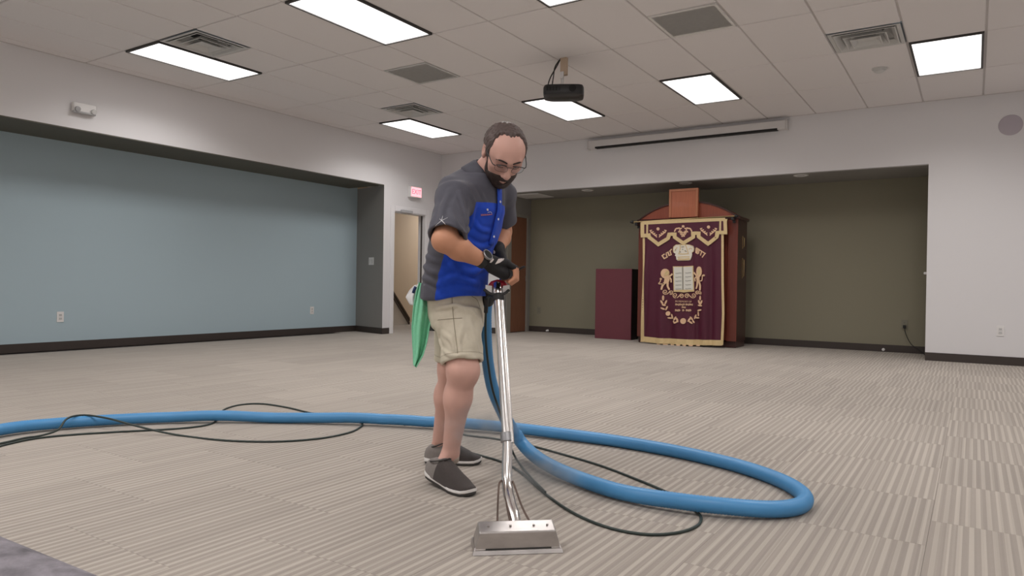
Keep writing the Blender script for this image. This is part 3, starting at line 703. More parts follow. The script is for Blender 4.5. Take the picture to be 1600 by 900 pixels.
# valance
vb = [(105, 130), (105, 285), (185, 285), (185, 305), (295, 390), (405, 320), (420, 270), (485, 270), (485, 305), (585, 375), (700, 305), (700, 258), (765, 258), (765, 300), (875, 382), (975, 305), (985, 250), (1078, 250), (1072, 92)]
vx = [p[0] for p in vb[1:-1]]; vy = [p[1] for p in vb[1:-1]]
VL, Fv = [], []
nvx = 90
def vbot(x):
    best = None
    for (x0, y0), (x1, y1) in zip(vb[1:-2], vb[2:-1]):
        if min(x0, x1)-1e-6 <= x <= max(x0, x1)+1e-6 and abs(x1-x0) > 1:
            best = y0+(y1-y0)*(x-x0)/(x1-x0)
    return best if best is not None else 270
mv = MB()
for i in range(nvx):
    xa, xb = 106+(1074-106)*i/nvx, 106+(1074-106)*(i+1)/nvx
    ta, tb = 130-38*(xa-105)/967, 130-38*(xb-105)/967
    V = []
    for x_, t_ in ((xa, ta), (xb, tb)):
        for k in range(4): V.append(c3(*KA(x_, t_+(vbot(x_)-t_)*k/3), .012))
    mv.add(V, [(k, k+4, k+5, k+1) for k in range(3)])
val = mv.build('valance', M['velvet'], cur)
sol = val.modifiers.new('thick', 'SOLIDIFY'); sol.thickness = .003
ribbon(MB(), mp(KA, vb[:1]+vb[1:]+[(1072, 92)]), 5.6, .017).build('valance_trim', M['gold_cloth'], cur)
ribbon(MB(), mp(KA, [(103, 140), (560, 118), (1075, 95)]), 5.0, .0185).build('valance_trim', M['gold_cloth'], cur)
for P in ([(162, 150), (160, 275)], [(1018, 110), (1015, 245)]): ribbon(MB(), mp(KA, P), 2.8, .0175).build('valance_trim', M['gold_cloth'], cur)
# valance motifs
def leafset(mb, K, base_pts, r=20, off=.016):
    for (x, y, a) in base_pts: patch(mb, ell(*K(x, y), r/7.5, r/18, a, 10), off)
for cx_ in (290, 880):
    ml = MB()
    dy = -22*(cx_-290)/590
    patch(ml, ell(*KA(cx_, 208+dy), 2.5, 2.5), .016)
    for k, s_ in ((0, -1), (0, 1)):
        for q in range(4): leafset(ml, KA, [(cx_+s_*(22+20*q), 295+dy-q*16, s_*-.9), (cx_+s_*(26+20*q), 280+dy-q*18, s_*.3)], 17)
    ml.build('valance_wreath', M['gold_thread'], cur)['kind'] = 'stuff'
mf = MB()
patch(mf, ell(*KA(583, 178), 2.2, 2.0), .016)
for s_ in (-1, 1):
    for q, (x, y, a) in enumerate(((30, 205, .5), (55, 200, .35), (80, 205, .5), (95, 225, 1.1), (30, 245, 1.0), (45, 235, .8))): leafset(mf, KA, [(583+s_*x, y, s_*a)], 20)
for (x, y) in ((570, 250), (596, 250), (560, 270), (583, 272), (606, 268), (572, 292), (594, 290)): patch(mf, ell(*KA(x, y), 1.6, 1.5, 0, 8), .016)
mf.build('valance_floral', M['gold_thread'], cur)['kind'] = 'stuff'
# crown
ymin = lambda K, xs, ys: min(c3(*K(a, b))[1] for a in xs for b in ys)
yc = ymin(KB, (340, 500, 600, 700, 825), (180, 300, 400, 560))
cro = patch(MB(), mp(KB, [(340, 230), (400, 185), (510, 178), (560, 195), (620, 175), (720, 185), (800, 215), (828, 280), (815, 345), (770, 372), (775, 420), (765, 470), (735, 545), (690, 555), (440, 560), (410, 530), (400, 460), (375, 440), (390, 400), (345, 370), (335, 300)]), .006, y=yc).build('crown', M['silver_cloth'], cur)
md = MB()
for P in ([(440, 480), (590, 470), (720, 470)], [(430, 535), (580, 545), (735, 530)], [(450, 510), (590, 520), (720, 505)], [(455, 400), (590, 405), (700, 395)], [(470, 390), (500, 280), (500, 190)], [(690, 385), (650, 260), (620, 190)], [(370, 340), (395, 290), (430, 250)], [(700, 300), (740, 270), (780, 290)], [(530, 230), (560, 245), (595, 225)], [(480, 350), (510, 360)], [(600, 330), (640, 350)]): ribbon(md, mp(KB, P), 1.3, .009, n=4, y=yc)
ribbon(md, mp(KB, [(345, 370), (335, 300), (345, 235), (400, 190), (510, 183), (560, 200), (620, 180), (720, 190), (796, 220), (823, 280), (812, 342), (770, 372)]), .9, .009, y=yc)
md.build('stitching', M['gold_cloth'], cro)['kind'] = 'stuff'
mg = MB()
for P in ([(530, 240), (590, 235)], [(485, 345), (515, 360)], [(610, 320), (650, 350)], [(545, 290), (570, 300)], [(390, 300), (400, 320)]): ribbon(mg, mp(KB, P), 1.2, .0105, y=yc)
mg.build('stitching', M['grey_thread'], cro)['kind'] = 'stuff'
# Hebrew lettering on both sides of the crown
le = MB()
for P in ([(130, 402), (76, 442), (122, 510), (190, 475), (162, 398)], [(160, 388), (205, 358), (236, 440), (284, 420), (258, 338)], [(240, 345), (296, 288)]): ribbon(le, mp(KB, P), 1.75, .008)
le.build('hebrew_lettering', M['gold_thread'], cur)
ri = MB()
for P in ([(868, 258), (1095, 398)], [(872, 262), (866, 372), (912, 402)], [(905, 285), (890, 385)], [(938, 300), (925, 395)], [(1000, 345), (968, 440)], [(1075, 395), (1012, 485)]): ribbon(ri, mp(KB, P), 1.75, .008)
ri.build('hebrew_lettering', M['gold_thread'], cur)
# tablets
yt = ymin(KC, (338, 500, 600, 700, 838), (80, 250, 400, 550, 700))
tb = patch(MB(), mp(KC, [(338, 95), (550, 92), (570, 105), (590, 92), (812, 80), (838, 682), (700, 690), (590, 705), (480, 690), (355, 690)]), .006, y=yt).build('tablets', M['gold_cloth'], cur)
patch(MB(), mp(KC, [(360, 112), (552, 112), (560, 640), (375, 650)]), .008, y=yt).build('tablet_page', M['page_cloth'], tb)
patch(MB(), mp(KC, [(585, 112), (792, 102), (812, 640), (590, 640)]), .008, y=yt).build('tablet_page', M['page_cloth'], tb)
tl = MB()
ribbon(tl, mp(KC, [(568, 110), (574, 640)]), 1.6, .010, y=yt)
for q in range(5):
    y = 255+92*q; ribbon(tl, mp(KC, [(400, y), (440, y+4), (470, y-3), (540, y-4)]), .8, .0105, y=yt); ribbon(tl, mp(KC, [(630, y-8), (680, y-2), (710, y-10), (765, y-12)]), .8, .0105, y=yt)
tl.build('tablet_script', M['grey_thread'], tb)
# lions
ya, yb = ymin(KC, (0, 100, 200, 330), (180, 350, 500, 650)), ymin(KC, (830, 900, 960, 1060), (100, 300, 450, 650))
li = MB()
patch(li, ell(*KC(150, 262), 6.6, 7.6), .008, y=ya)
patch(li, mp(KC, [(170, 300), (245, 330), (262, 400), (230, 480), (150, 500), (130, 440), (140, 370)]), .009, y=ya)
for P, w in (([(225, 340), (280, 310), (325, 268)], 2.6), ([(265, 350), (292, 400), (295, 470)], 2.2), ([(150, 470), (95, 540), (65, 640)], (4, 3.4, 2.6)), ([(215, 480), (215, 560), (255, 640)], (3.6, 3.2, 2.6)), ([(130, 500), (40, 505), (5, 495), (40, 450), (52, 395)], 1.4)): ribbon(li, mp(KC, P), w, .008, n=4, y=ya)
patch(li, ell(*KC(52, 388), 1.6, 1.6), .009, y=ya)
lo1 = li.build('lion', M['gold_thread'], cur)
lf = MB(); ribbon(lf, mp(KC, [(150, 320), (170, 240), (215, 205), (245, 240), (190, 300), (160, 300)]), 1.2, .0125, n=4, y=ya); patch(lf, ell(*KC(205, 255), 2.6, 2.2), .0105, y=ya); lf.build('lion_face', M['gold_cloth'], lo1)
l2 = MB()
patch(l2, ell(*KC(948, 220), 4.3, 8.2), .008, y=yb)
patch(l2, mp(KC, [(880, 320), (960, 330), (955, 440), (905, 460), (888, 400)]), .009, y=yb)
for P, w in (([(900, 320), (865, 280), (828, 235)], 2.4), ([(880, 340), (852, 380), (862, 445)], 1.8), ([(912, 440), (905, 540), (880, 620)], (2.8, 2.6, 2)), ([(940, 430), (975, 540), (970, 660)], (2.8, 2.8, 2.4)), ([(950, 430), (1010, 430), (1025, 370), (1030, 310), (1055, 305)], 1.4)): ribbon(l2, mp(KC, P), w, .008, n=4, y=yb)
patch(l2, ell(*KC(1058, 305), 1.7, 1.5), .009, y=yb)
lo2 = l2.build('lion', M['gold_thread'], cur)
lm = MB(); patch(lm, ell(*KC(948, 218), 2.0, 5.4), .0105, y=yb); lm.build('lion_mane', M['gold_cloth'], lo2)
# scrolls under the tablets
def spir(cx_, cy_, r0, turns, a0, sg, n=26):
    return [(cx_+r0*(1-.8*i/n)*math.cos(a0+sg*turns*2*math.pi*i/n), cy_+r0*(1-.8*i/n)*math.sin(a0+sg*turns*2*math.pi*i/n)) for i in range(n+1)]
scw = MB()
for (x, y, r, a0, sg) in ((150, 690, 58, 1.2, 1), (285, 700, 52, 2.2, -1), (385, 770, 62, 1.2, 1), (535, 790, 52, -2.2, 1), (660, 785, 55, -1.0, -1), (815, 775, 58, 1.9, -1), (905, 700, 45, 1.5, 1), (955, 715, 45, 1.0, -1)):
    ribbon(scw, mp(KC, spir(x, y, r, 1.35, a0, sg)), 1.15, .008)
for P in ([(180, 745), (230, 710), (262, 660)], [(430, 830), (475, 790), (510, 745)], [(690, 740), (740, 800), (800, 835)]): ribbon(scw, mp(KC, P), 1.3, .008, n=4)
scw.build('scrollwork', M['gold_thread'], cur)
# garland
ga = MB()
def leaf(x, y, l, w, a, K=KE, k=8.18): patch(ga, ell(*K(x, y), l/k, w/k, a, 10), .008)
for (x, y, l, w, a) in ((303, 210, 34, 13, 1.57), (288, 265, 32, 11, 1.0), (335, 265, 32, 11, 2.0), (312, 300, 26, 10, .3), (300, 345, 30, 10, .4), (345, 340, 30, 10, 2.0), (385, 465, 32, 10, .1), (415, 445, 34, 10, 1.3), (455, 470, 30, 11, 2.1), (485, 490, 32, 12, 1.2), (465, 520, 28, 10, -.5), (440, 515, 18, 8, 1.2),
        (640, 485, 34, 12, 2.2), (665, 470, 30, 10, .9), (655, 520, 30, 10, .6), (690, 510, 22, 10, 1.0), (712, 450, 32, 9, 1.9), (735, 462, 28, 9, .1), (748, 410, 34, 9, 1.5), (768, 365, 26, 11, -.2), (775, 210, 30, 11, 1.57), (762, 265, 32, 11, 1.2), (792, 265, 30, 11, 1.9), (775, 305, 28, 11, .2)): leaf(x, y, l, w, a)
for (x, y, r) in ((362, 408, 29), (562, 503, 37)): patch(ga, ell(*KE(x, y), r/8.18, r/8.18), .009)
gar = ga.build('garland', M['gold_thread'], cur); gar['kind'] = 'stuff'
gf = MB()
for (x, y, r) in ((362, 408, 10), (562, 503, 13)): patch(gf, ell(*KE(x, y), r/8.18, r/8.18), .0115)
gf.build('flower_eye', M['gold_cloth'], gar)
# dedication in four short stitched lines: the first reads, the others are worn illegible
fr = (c3(1074, 471)-c3(1064, 471)); px = np.linalg.norm(fr)/10
p0 = c3(1069, 471.2, .016)
mt = Matrix(((1, 0, 0, p0[0]), (0, 0, -1, p0[1]), (0, 1, 0, p0[2]), (0, 0, 0, 1)))
text_obj('dedication', 'IN MEMORY OF', px*3.7, mt, M['gold_thread'], cur)
de = MB()
def word(x0, x1, y, h, n):
    for i in range(n):
        a = x0+(x1-x0)*i/n; b = a+(x1-x0)/n*.80
        k = i % 3
        ribbon(de, [KE(a, y-h/2), KE(a, y+h/2)], .75, .0105); ribbon(de, [KE(a, y+(k-1)*h*.45), KE(b, y+(k-1)*h*.45)], .75, .0105)
        if k != 1: ribbon(de, [KE(b, y-h/2), KE(b, y+h/2)], .75, .0105)
for w_ in ((462, 578, 293, 22, 7), (592, 684, 293, 22, 6), (545, 592, 328, 20, 3), (460, 528, 367, 24, 5), (552, 580, 367, 24, 2), (598, 668, 367, 24, 5)): word(*w_)
de.build('dedication_lines', M['gold_thread'], cur)['kind'] = 'stuff'

# ---- maroon pedestal beside the ark
M['maroon_box'] = mat('maroon_laminate', S(108, 52, 62), .5, noise=(14, .06, 4)); M['maroon_side'] = mat('dark_edge', S(40, 24, 26), .5)
ped = thing('pedestal', 'plain maroon box pedestal standing beside the ark', 'pedestal', (-4.79, 10.4, 0))
px0, px1, py0, py1, pz1 = -5.10, -4.476, 10.28, 10.54, 1.113
MB().bevbox((px0, py0, 0), (px1-.001, py0+.018, pz1), .003).build('front_panel', M['maroon_box'], ped)
MB().box((px1-.02, py0+.018, 0), (px1, py1, pz1-.001)).build('side_panel', M['maroon_side'], ped)
MB().box((px0, py0+.018, 0), (px0+.02, py1, pz1-.001)).build('side_panel', M['maroon_side'], ped)
MB().box((px0+.02, py1-.02, 0), (px1-.02, py1, pz1-.001)).build('back_panel', M['maroon_side'], ped)
MB().box((px0+.02, py0+.018, pz1-.02), (px1-.02, py1-.02, pz1-.001)).build('top_panel', M['maroon_box'], ped)
# ================================================================== HOSE, CORDS, WAND
def hose_mat():
    m = mat('blue_hose', S(72, 140, 192), .42, noise=(5, .12, 4))
    return m
M['hose'] = hose_mat()
HR = .0305
def GP(u, v, z): return FL(u, v, z)          # pixel of the centre line, on the plane at height z
# --- thin solution line
M['cord'] = mat('dark_green_line', S(40, 52, 48), .5)
cr_ = .0055
CORDS = []
def cord(name, P, label, r=cr_, grp=None):
    pts = resample(spline(P, 10), .02); CORDS.append(pts)
    return tag(MB().tube(pts, r, 8).build(name, M['cord'], None, True, 60), label, 'cord', grp)
g_ = lambda u, v, z=cr_: FL(u, v, z)
over = 2*HR+cr_+.004
cord('solution_line', [g_(-150, 718), g_(-60, 705), g_(0, 693), g_(40, 684), g_(62, 681, .012), g_(90, 672, .03), g_(105, 654, over), g_(130, 648.5, over), g_(165, 653, over), g_(200, 662, over-.012), g_(235, 671, .03), g_(280, 680), g_(350, 688), g_(430, 690), g_(500, 685), g_(545, 676), g_(562, 668), g_(566, 662), g_(556, 655), g_(520, 649.5), g_(484, 645), g_(450, 637), g_(410, 631), g_(375, 632.5), g_(350, 640), g_(345, 648), g_(330, 662), g_(280, 669.5), g_(180, 675), g_(110, 679.5), g_(60, 684.5), g_(20, 692), g_(-20, 703), g_(-90, 726)],
     'dark green solution line looped over and under the blue hose on open carpet')
cord('solution_line', [g_(632, 664), g_(648, 657), g_(668, 653), g_(690, 655), g_(705, 668), g_(725, 679), g_(770, 685), g_(820, 694), g_(880, 710), g_(940, 728), g_(1000, 751), g_(1040, 768), g_(1065, 781), g_(1083, 795), g_(1095, 807), g_(1090, 821), g_(1060, 832), g_(1010, 835), g_(950, 824), g_(895, 801), g_(850, 770), g_(815, 739), g_(785, 722), g_(745, 710), g_(705, 699), g_(690, 688)],
     'dark green solution line crossing behind the shoes and looping round by the wand')
hp = [GP(-260, 742, HR), GP(-120, 702, HR), GP(0, 674, HR), GP(100, 662.5, HR), GP(220, 655, HR), GP(330, 652.5, HR), GP(450, 653.5, HR), GP(560, 656, HR), GP(660, 661, HR), GP(760, 667, HR), GP(860, 677, HR), GP(960, 689, HR), GP(1060, 706, HR), GP(1150, 727, HR), GP(1215, 749, HR), GP(1252, 770, HR), GP(1255, 787, HR), GP(1220, 796.5, HR), GP(1150, 796.5, HR), GP(1070, 789, HR), GP(980, 773, HR), GP(900, 749, HR), GP(850, 726, HR+.005), GP(822, 703, HR+.02)]
top = [J(805, 680, 3.42), J(786, 645, 3.32), J(770, 607, 3.25), J(762, 564, 3.20), J(759.5, 520, 3.17), J(759.5, 485, 3.15), J(763.5, 461, 3.08), J(773, 449, 2.955)]
path = resample(spline(hp+top, 10), .006)
_under = np.concatenate(CORDS); _under = _under[_under[:, 2] < .02]
_dm = np.array([np.min(np.hypot(_under[:, 0]-p[0], _under[:, 1]-p[1])) for p in path]); _lf = np.exp(-(np.maximum(_dm-.03, 0)/.22)**2); path[:, 2] += .0115*_lf*(path[:, 2] < .12)
nP = len(path)
k_ = np.arange(nP)
rad = HR*(1+.035*np.cos(k_*2*math.pi/2.0))       # ribs
tt = k_/nP
hose = thing('vacuum_hose', 'long ribbed blue vacuum hose looping over the carpet up to the wand', 'hose', tuple(path[nP//2]*[1, 1, 0]))
sq_ = np.clip((path[:, 2]-.1)/.5, 0, 1)
rad = rad*(1-.16*sq_)
MB().tube(path, list(rad), 16).build('ribbed_tube', M['hose'], hose, True, 80)
cuffp = resample(spline([J(761.5, 471, 3.11), J(766, 457, 3.05), J(775, 448, 2.94)], 8), .01)
MB().tube(cuffp, .0285, 18).build('cuff', M['black_rubber'], hose, True, 50)
# ------------------------------------------------------------------ wand
M['jet'] = mat('jet_line_bronze', S(96, 80, 72), .4, .6); M['red'] = mat('red_enamel', S(190, 40, 60), .35)
A_ = J(778.5, 470, 2.82); B_ = J(793, 690, 2.555); C_ = J(792, 752, 2.475); Dn = J(803.5, 806, 2.33); En = J(806, 824, 2.295)
wand = thing('cleaning_wand', 'stainless steel carpet cleaning wand with wide floor head held upright', 'cleaning wand', tuple(FL(806, 866)))
WR = .0185
mid = [A_+(B_-A_)*i/6 for i in range(7)]
tubeP = resample(np.array(list(mid)+spline([B_, C_, J(797, 784, 2.39), Dn, En], 10)[1:]), .012)
MB().tube(tubeP, WR, 24).build('tube', M['chrome'], wand, True, 60)
# slim line clipped along the tube
sd = CR*.0165-CFW*.012
MB().tube([A_+sd, B_+sd*1.1], .0062, 12).build('solution_pipe', M['chrome'], wand, True, 60)
ax = (B_-A_)/np.linalg.norm(B_-A_)
cpt = A_+(J(792, 684, 2.562)-A_)
MB().lathe(cpt-ax*.018, ax, [(.0195, 0), (.0235, .003), (.0235, .033), (.0195, .036)], 24).build('clamp', M['chrome_dull'], wand, True, 40)
# twin jet lines from tube to head
for P in ([J(784, 751, 2.47), J(780, 756, 2.455), J(778.5, 775, 2.42), J(777.5, 800, 2.335), J(777, 818, 2.29)], [J(801, 752, 2.47), J(806, 765, 2.44), J(813, 785, 2.38), J(820, 801, 2.33), J(828, 815, 2.29)], [J(788, 742, 2.48), J(789, 765, 2.43), J(793, 795, 2.345), J(797, 815, 2.29)]):
    MB().tube(resample(spline(P, 8), .008), .0036, 8).build('jet_line', M['jet'], wand, True, 60)
# head: a flattened funnel. Profile points run along the floor towards the camera
hl, hr = FL(738.5, 869), FL(880, 864); hx = hr-hl; Wb = np.linalg.norm(hx); hx = hx/Wb; hy = np.cross(UP, hx)  # hy points away from camera
hc = (hl+hr)/2
def HP(a, b, z): return hc+hx*a+hy*b+UP*z
zt1, zt2 = .066, .082
b1, b2 = .016, .076
w0, w1, w2 = Wb/2-.006, .121, .121
hd = MB().add([HP(-w0, .012, .012), HP(w0, .012, .012), HP(w1, b1, zt1), HP(-w1, b1, zt1), HP(-w2, b2, zt2), HP(w2, b2, zt2), HP(w0*.98, .120, .012), HP(-w0*.98, .120, .012)],
              [(0, 1, 2, 3), (3, 2, 5, 4), (4, 5, 6, 7), (0, 3, 4, 7), (1, 6, 5, 2), (0, 7, 6, 1)]).build('head_shell', M['steel'], wand)
bv = hd.modifiers.new('bevel', 'BEVEL'); bv.width = .0035; bv.segments = 2
# foot lip and side flanges
MB().loft([[HP(-Wb/2, -.002, .0015), HP(-Wb/2, .014, .0015), HP(-Wb/2+.004, .016, .013), HP(-Wb/2+.003, .004, .013)], [HP(Wb/2, -.002, .0015), HP(Wb/2, .014, .0015), HP(Wb/2-.004, .016, .013), HP(Wb/2-.003, .004, .013)]]).build('front_lip', M['steel'], wand)
MB().loft([[HP(-Wb/2+.01, .106, .0015), HP(-Wb/2+.01, .124, .0015), HP(-Wb/2+.01, .122, .014), HP(-Wb/2+.01, .108, .014)], [HP(Wb/2-.01, .106, .0015), HP(Wb/2-.01, .124, .0015), HP(Wb/2-.01, .122, .014), HP(Wb/2-.01, .108, .014)]]).build('rear_lip', M['steel'], wand)
for s_ in (-1, 1):
    MB().prism([HP(s_*(w0-.001), .004, .002), HP(s_*(w0-.001), .118, .002), HP(s_*(w0-.003), .112, .02), HP(s_*(w0-.004), .014, .02)], hx*s_*.004).build('side_flange', M['steel'], wand)
M['grime'] = mat('dark_slot', (.02, .018, .016), .7)
MB().loft([[HP(-w0+.035, .0095, .0135), HP(-w0+.035, .0125, .0135), HP(-w0+.035, .0135, .0165), HP(-w0+.035, .0105, .0165)], [HP(w0-.03, .0095, .0135), HP(w0-.03, .0125, .0135), HP(w0-.03, .0135, .0165), HP(w0-.03, .0105, .0165)]]).build('vacuum_slot', M['grime'], wand)
for s_ in (-.09, -.02, .055, .098): MB().disc(HP(s_, .045, .0735), (0, 0, 1), .004, .004, 10).build('rivet', M['steel'], wand)
MB().tube(resample(spline([A_-ax*.02-CR*.02, J(762, 466, 2.90), J(759, 490, 2.95), J(759, 530, 3.01), J(763, 570, 3.05), J(770, 610, 3.12), J(783, 650, 3.22), J(793, 685, 3.30), FL(806, 716, .0055), FL(826, 742, .0165), FL(852, 769, .0165)], 8), .015), .0050, 8).build('feed_line', M['cord'], wand, True, 60)
MB().tube([J(760.5, 466, 2.905), J(759, 488, 2.945)], .0085, 10).build('feed_grip', M['black_rubber'], wand, True, 60)
# valve block, clamp band, handle bar and trigger at the top
MB().lathe(A_-ax*.028, ax, [(.020, -.0), (.0245, .004), (.0245, .020), (.0215, .03)], 24).build('clamp', M['black_rubber'], wand, True, 40)
V0 = A_-ax*.055
MB().lathe(V0-ax*.026, ax, [(.013, 0), (.0185, .006), (.0195, .030), (.021, .034), (.021, .052), (.0185, .062)], 24).build('valve', M['chrome'], wand, True, 40)
for s_, m_ in ((-1, 'white_plastic'), (1, 'white_plastic')):
    q0 = V0+CR*s_*.022+ax*.008
    P = [q0-CFW*.012-UP*.014, q0+CR*s_*.026+UP*.006-CFW*.010-UP*.014, q0+CR*s_*.026+UP*.006-CFW*.010+UP*.016, q0-CFW*.012+UP*.018]
    MB().prism(P, CFW*.016).build('valve_lug', M[m_], wand)
MB().tube([V0-CR*.034+UP*.002+CFW*.012, V0-CR*.020+UP*.020+CFW*.014, V0+UP*.026+CFW*.016, V0+CR*.022+UP*.020+CFW*.014, V0+CR*.038+UP*.002+CFW*.012], .0115, 12).build('valve_cap', M['red'], wand, True, 60)
MB().tube(spline([V0-CR*.052-UP*.004-CFW*.014, V0-CR*.028-UP*.020-CFW*.026, V0-UP*.027-CFW*.030, V0+CR*.028-UP*.020-CFW*.026, V0+CR*.046-UP*.006-CFW*.014], 4), .0058, 10).build('bail', M['black_rubber'], wand, True, 60)
HB0 = J(794, 427.5, 2.785); HB1 = J(793, 426, 3.05)
MB().tube([HB0, HB1], .0195, 18).build('handle_bar', M['black_rubber'], wand, True, 60)
MB().tube([V0-ax*.0, J(783, 441, 2.885), J(792, 430, 2.90)], .0135, 14).build('handle_neck', M['chrome'], wand, True, 60)
MB().tube(spline([J(790, 430, 2.86), J(806, 424, 2.845), J(814, 419, 2.835), J(820, 416.5, 2.83)], 6), .0045, 8).build('trigger', M['black_plastic'], wand, True, 60)

# ------------------------------------------------------------------ dark mottled block at the very front
def mott():
    m = mat('mottled_dark', S(124, 120, 126), .9, noise=(38, .95, 3), bump=(60, .6, .008)); return m
M['mottled'] = mott()
q0, q1 = J(-60, 779, .80), J(218, 888, .72)     # visible upper edge
blk = thing('padded_block', 'dark grey mottled padded block with rounded edge standing on the carpet', 'padded block', (q1[0]-.1, q1[1]-.1, 0))
dirv = q1-q0; dirv[2] = 0; Ld = np.linalg.norm(dirv); dirv /= Ld; nin = np.cross(UP, dirv); nin = nin if nin@(-CFW) > 0 else -nin
zt = min(q0[2], q1[2]); dzz = (q1[2]-q0[2])
def prof(c, zt_):
    out = []
    r = .05
    for i in range(9):
        a = math.pi/2*i/8; out.append(c+nin*(r-r*math.cos(a)) + UP*(zt_-r+r*math.sin(a)))
    return [c+UP*.0]+out+[c+nin*.26+UP*zt_, c+nin*.26]
e0 = np.array([q0[0], q0[1], 0])-dirv*.25; e1 = np.array([q1[0], q1[1], 0])+dirv*.06
z0_, z1_ = q0[2]-dzz/Ld*.25, q1[2]+dzz/Ld*.06
MB().loft([prof(e0+dirv*.03+nin*.02, z0_-.01)]+[prof(e0+(e1-e0)*t_, z0_+(z1_-z0_)*t_) for t_ in (.06, .25, .5, .75, .93)]+[prof(e1+nin*.02, z1_-.012)]).build('padded_cover', M['mottled'], blk, True, 50)
mbb = MB(); mbb.loft([[e0+nin*.03, e1+nin*.03, e1+nin*.23, e0+nin*.23], [e0+nin*.03+UP*.02, e1+nin*.03+UP*.02, e1+nin*.23+UP*.02, e0+nin*.23+UP*.02]]); mbb.build('base', M['black_plastic'], blk)
# ================================================================== THE PERSON
# --- signed-distance modelling: parts are smooth unions of simple solids, meshed by surface nets
nrmv = lambda v: np.array(v, float)/np.linalg.norm(v)
class RC:      # round cone
    def __init__(s, a, b, ra, rb, k=.02): s.a = np.array(a, float); s.b = np.array(b, float); s.ra, s.rb, s.k = ra, rb, k
    def d(s, p):
        ba = s.b-s.a; t = np.clip((p-s.a)@ba/(ba@ba), 0, 1); return np.linalg.norm(p-s.a-t[:, None]*ba, axis=1)-(s.ra+(s.rb-s.ra)*t)
class EL:      # oriented ellipsoid; axes are the rows
    def __init__(s, c, r, ax=None, k=.02): s.c = np.array(c, float); s.r = np.array(r, float); s.ax = np.eye(3) if ax is None else np.array(ax, float); s.k = k
    def d(s, p):
        q = (p-s.c)@s.ax.T; k0 = np.linalg.norm(q/s.r, axis=1); k1 = np.linalg.norm(q/(s.r**2), axis=1)+1e-9; return k0*(k0-1)/k1
class FC:      # flat-ended cone with soft rim
    def __init__(s, a, b, ra, rb, k=.02, rnd=.004): s.a = np.array(a, float); s.b = np.array(b, float); s.ra, s.rb, s.k, s.rnd = ra, rb, k, rnd
    def d(s, p):
        ba = s.b-s.a; L = np.linalg.norm(ba); n = ba/L; t = (p-s.a)@n; rad = np.linalg.norm(p-s.a-t[:, None]*n, axis=1)
        r = s.ra+(s.rb-s.ra)*np.clip(t/L, 0, 1); x = rad-r+s.rnd; y = np.abs(t-L/2)-L/2+s.rnd
        return np.minimum(np.maximum(x, y), 0)+np.sqrt(np.maximum(x, 0)**2+np.maximum(y, 0)**2)-s.rnd
class LZ:      # stack of ellipses along z; rows (z, x, y, a_lateral, b_forward)
    def __init__(s, rows, lat, fwd, k=.02, rnd=.01): s.R = np.array(sorted(rows)); s.lat = lat; s.fwd = fwd; s.k = k; s.rnd = rnd
    def par(s, z): return [np.interp(z, s.R[:, 0], s.R[:, i]) for i in (1, 2, 3, 4)]
    def local(s, p):
        x, y, a, b = s.par(p[:, 2]); dx, dy = p[:, 0]-x, p[:, 1]-y
        return dx*s.lat[0]+dy*s.lat[1], dx*s.fwd[0]+dy*s.fwd[1], a, b
    def d(s, p):
        l, f, a, b = s.local(p); q = np.sqrt((l/a)**2+(f/b)**2); q1 = np.sqrt((l/a**2)**2+(f/b**2)**2)+1e-9
        r = q*(q-1)/q1+s.rnd; z0, z1 = s.R[0, 0], s.R[-1, 0]; y = np.abs(p[:, 2]-(z0+z1)/2)-(z1-z0)/2+s.rnd
        return np.minimum(np.maximum(r, y), 0)+np.sqrt(np.maximum(r, 0)**2+np.maximum(y, 0)**2)-s.rnd
def smin(a, b, k):
    h = np.clip(.5+.5*(b-a)/k, 0, 1); return b+(a-b)*h-k*h*(1-h)
def smax(a, b, k): return -smin(-a, -b, k)
class Solid:
    def __init__(s, prims, carve=(), post=None, disp=None): s.p = list(prims); s.c = list(carve); s.post = post; s.disp = disp
    def ev(s, pts, ids=None, cids=None):
        ids = range(len(s.p)) if ids is None else ids; d = None
        for i in ids:
            q = s.p[i].d(pts); d = q if d is None else smin(d, q, s.p[i].k)
        if s.disp: d = d-s.disp(pts)
        for c in s.c: d = smax(d, -c.d(pts), c.k)
        if s.post: d = s.post(pts, d)
        return d
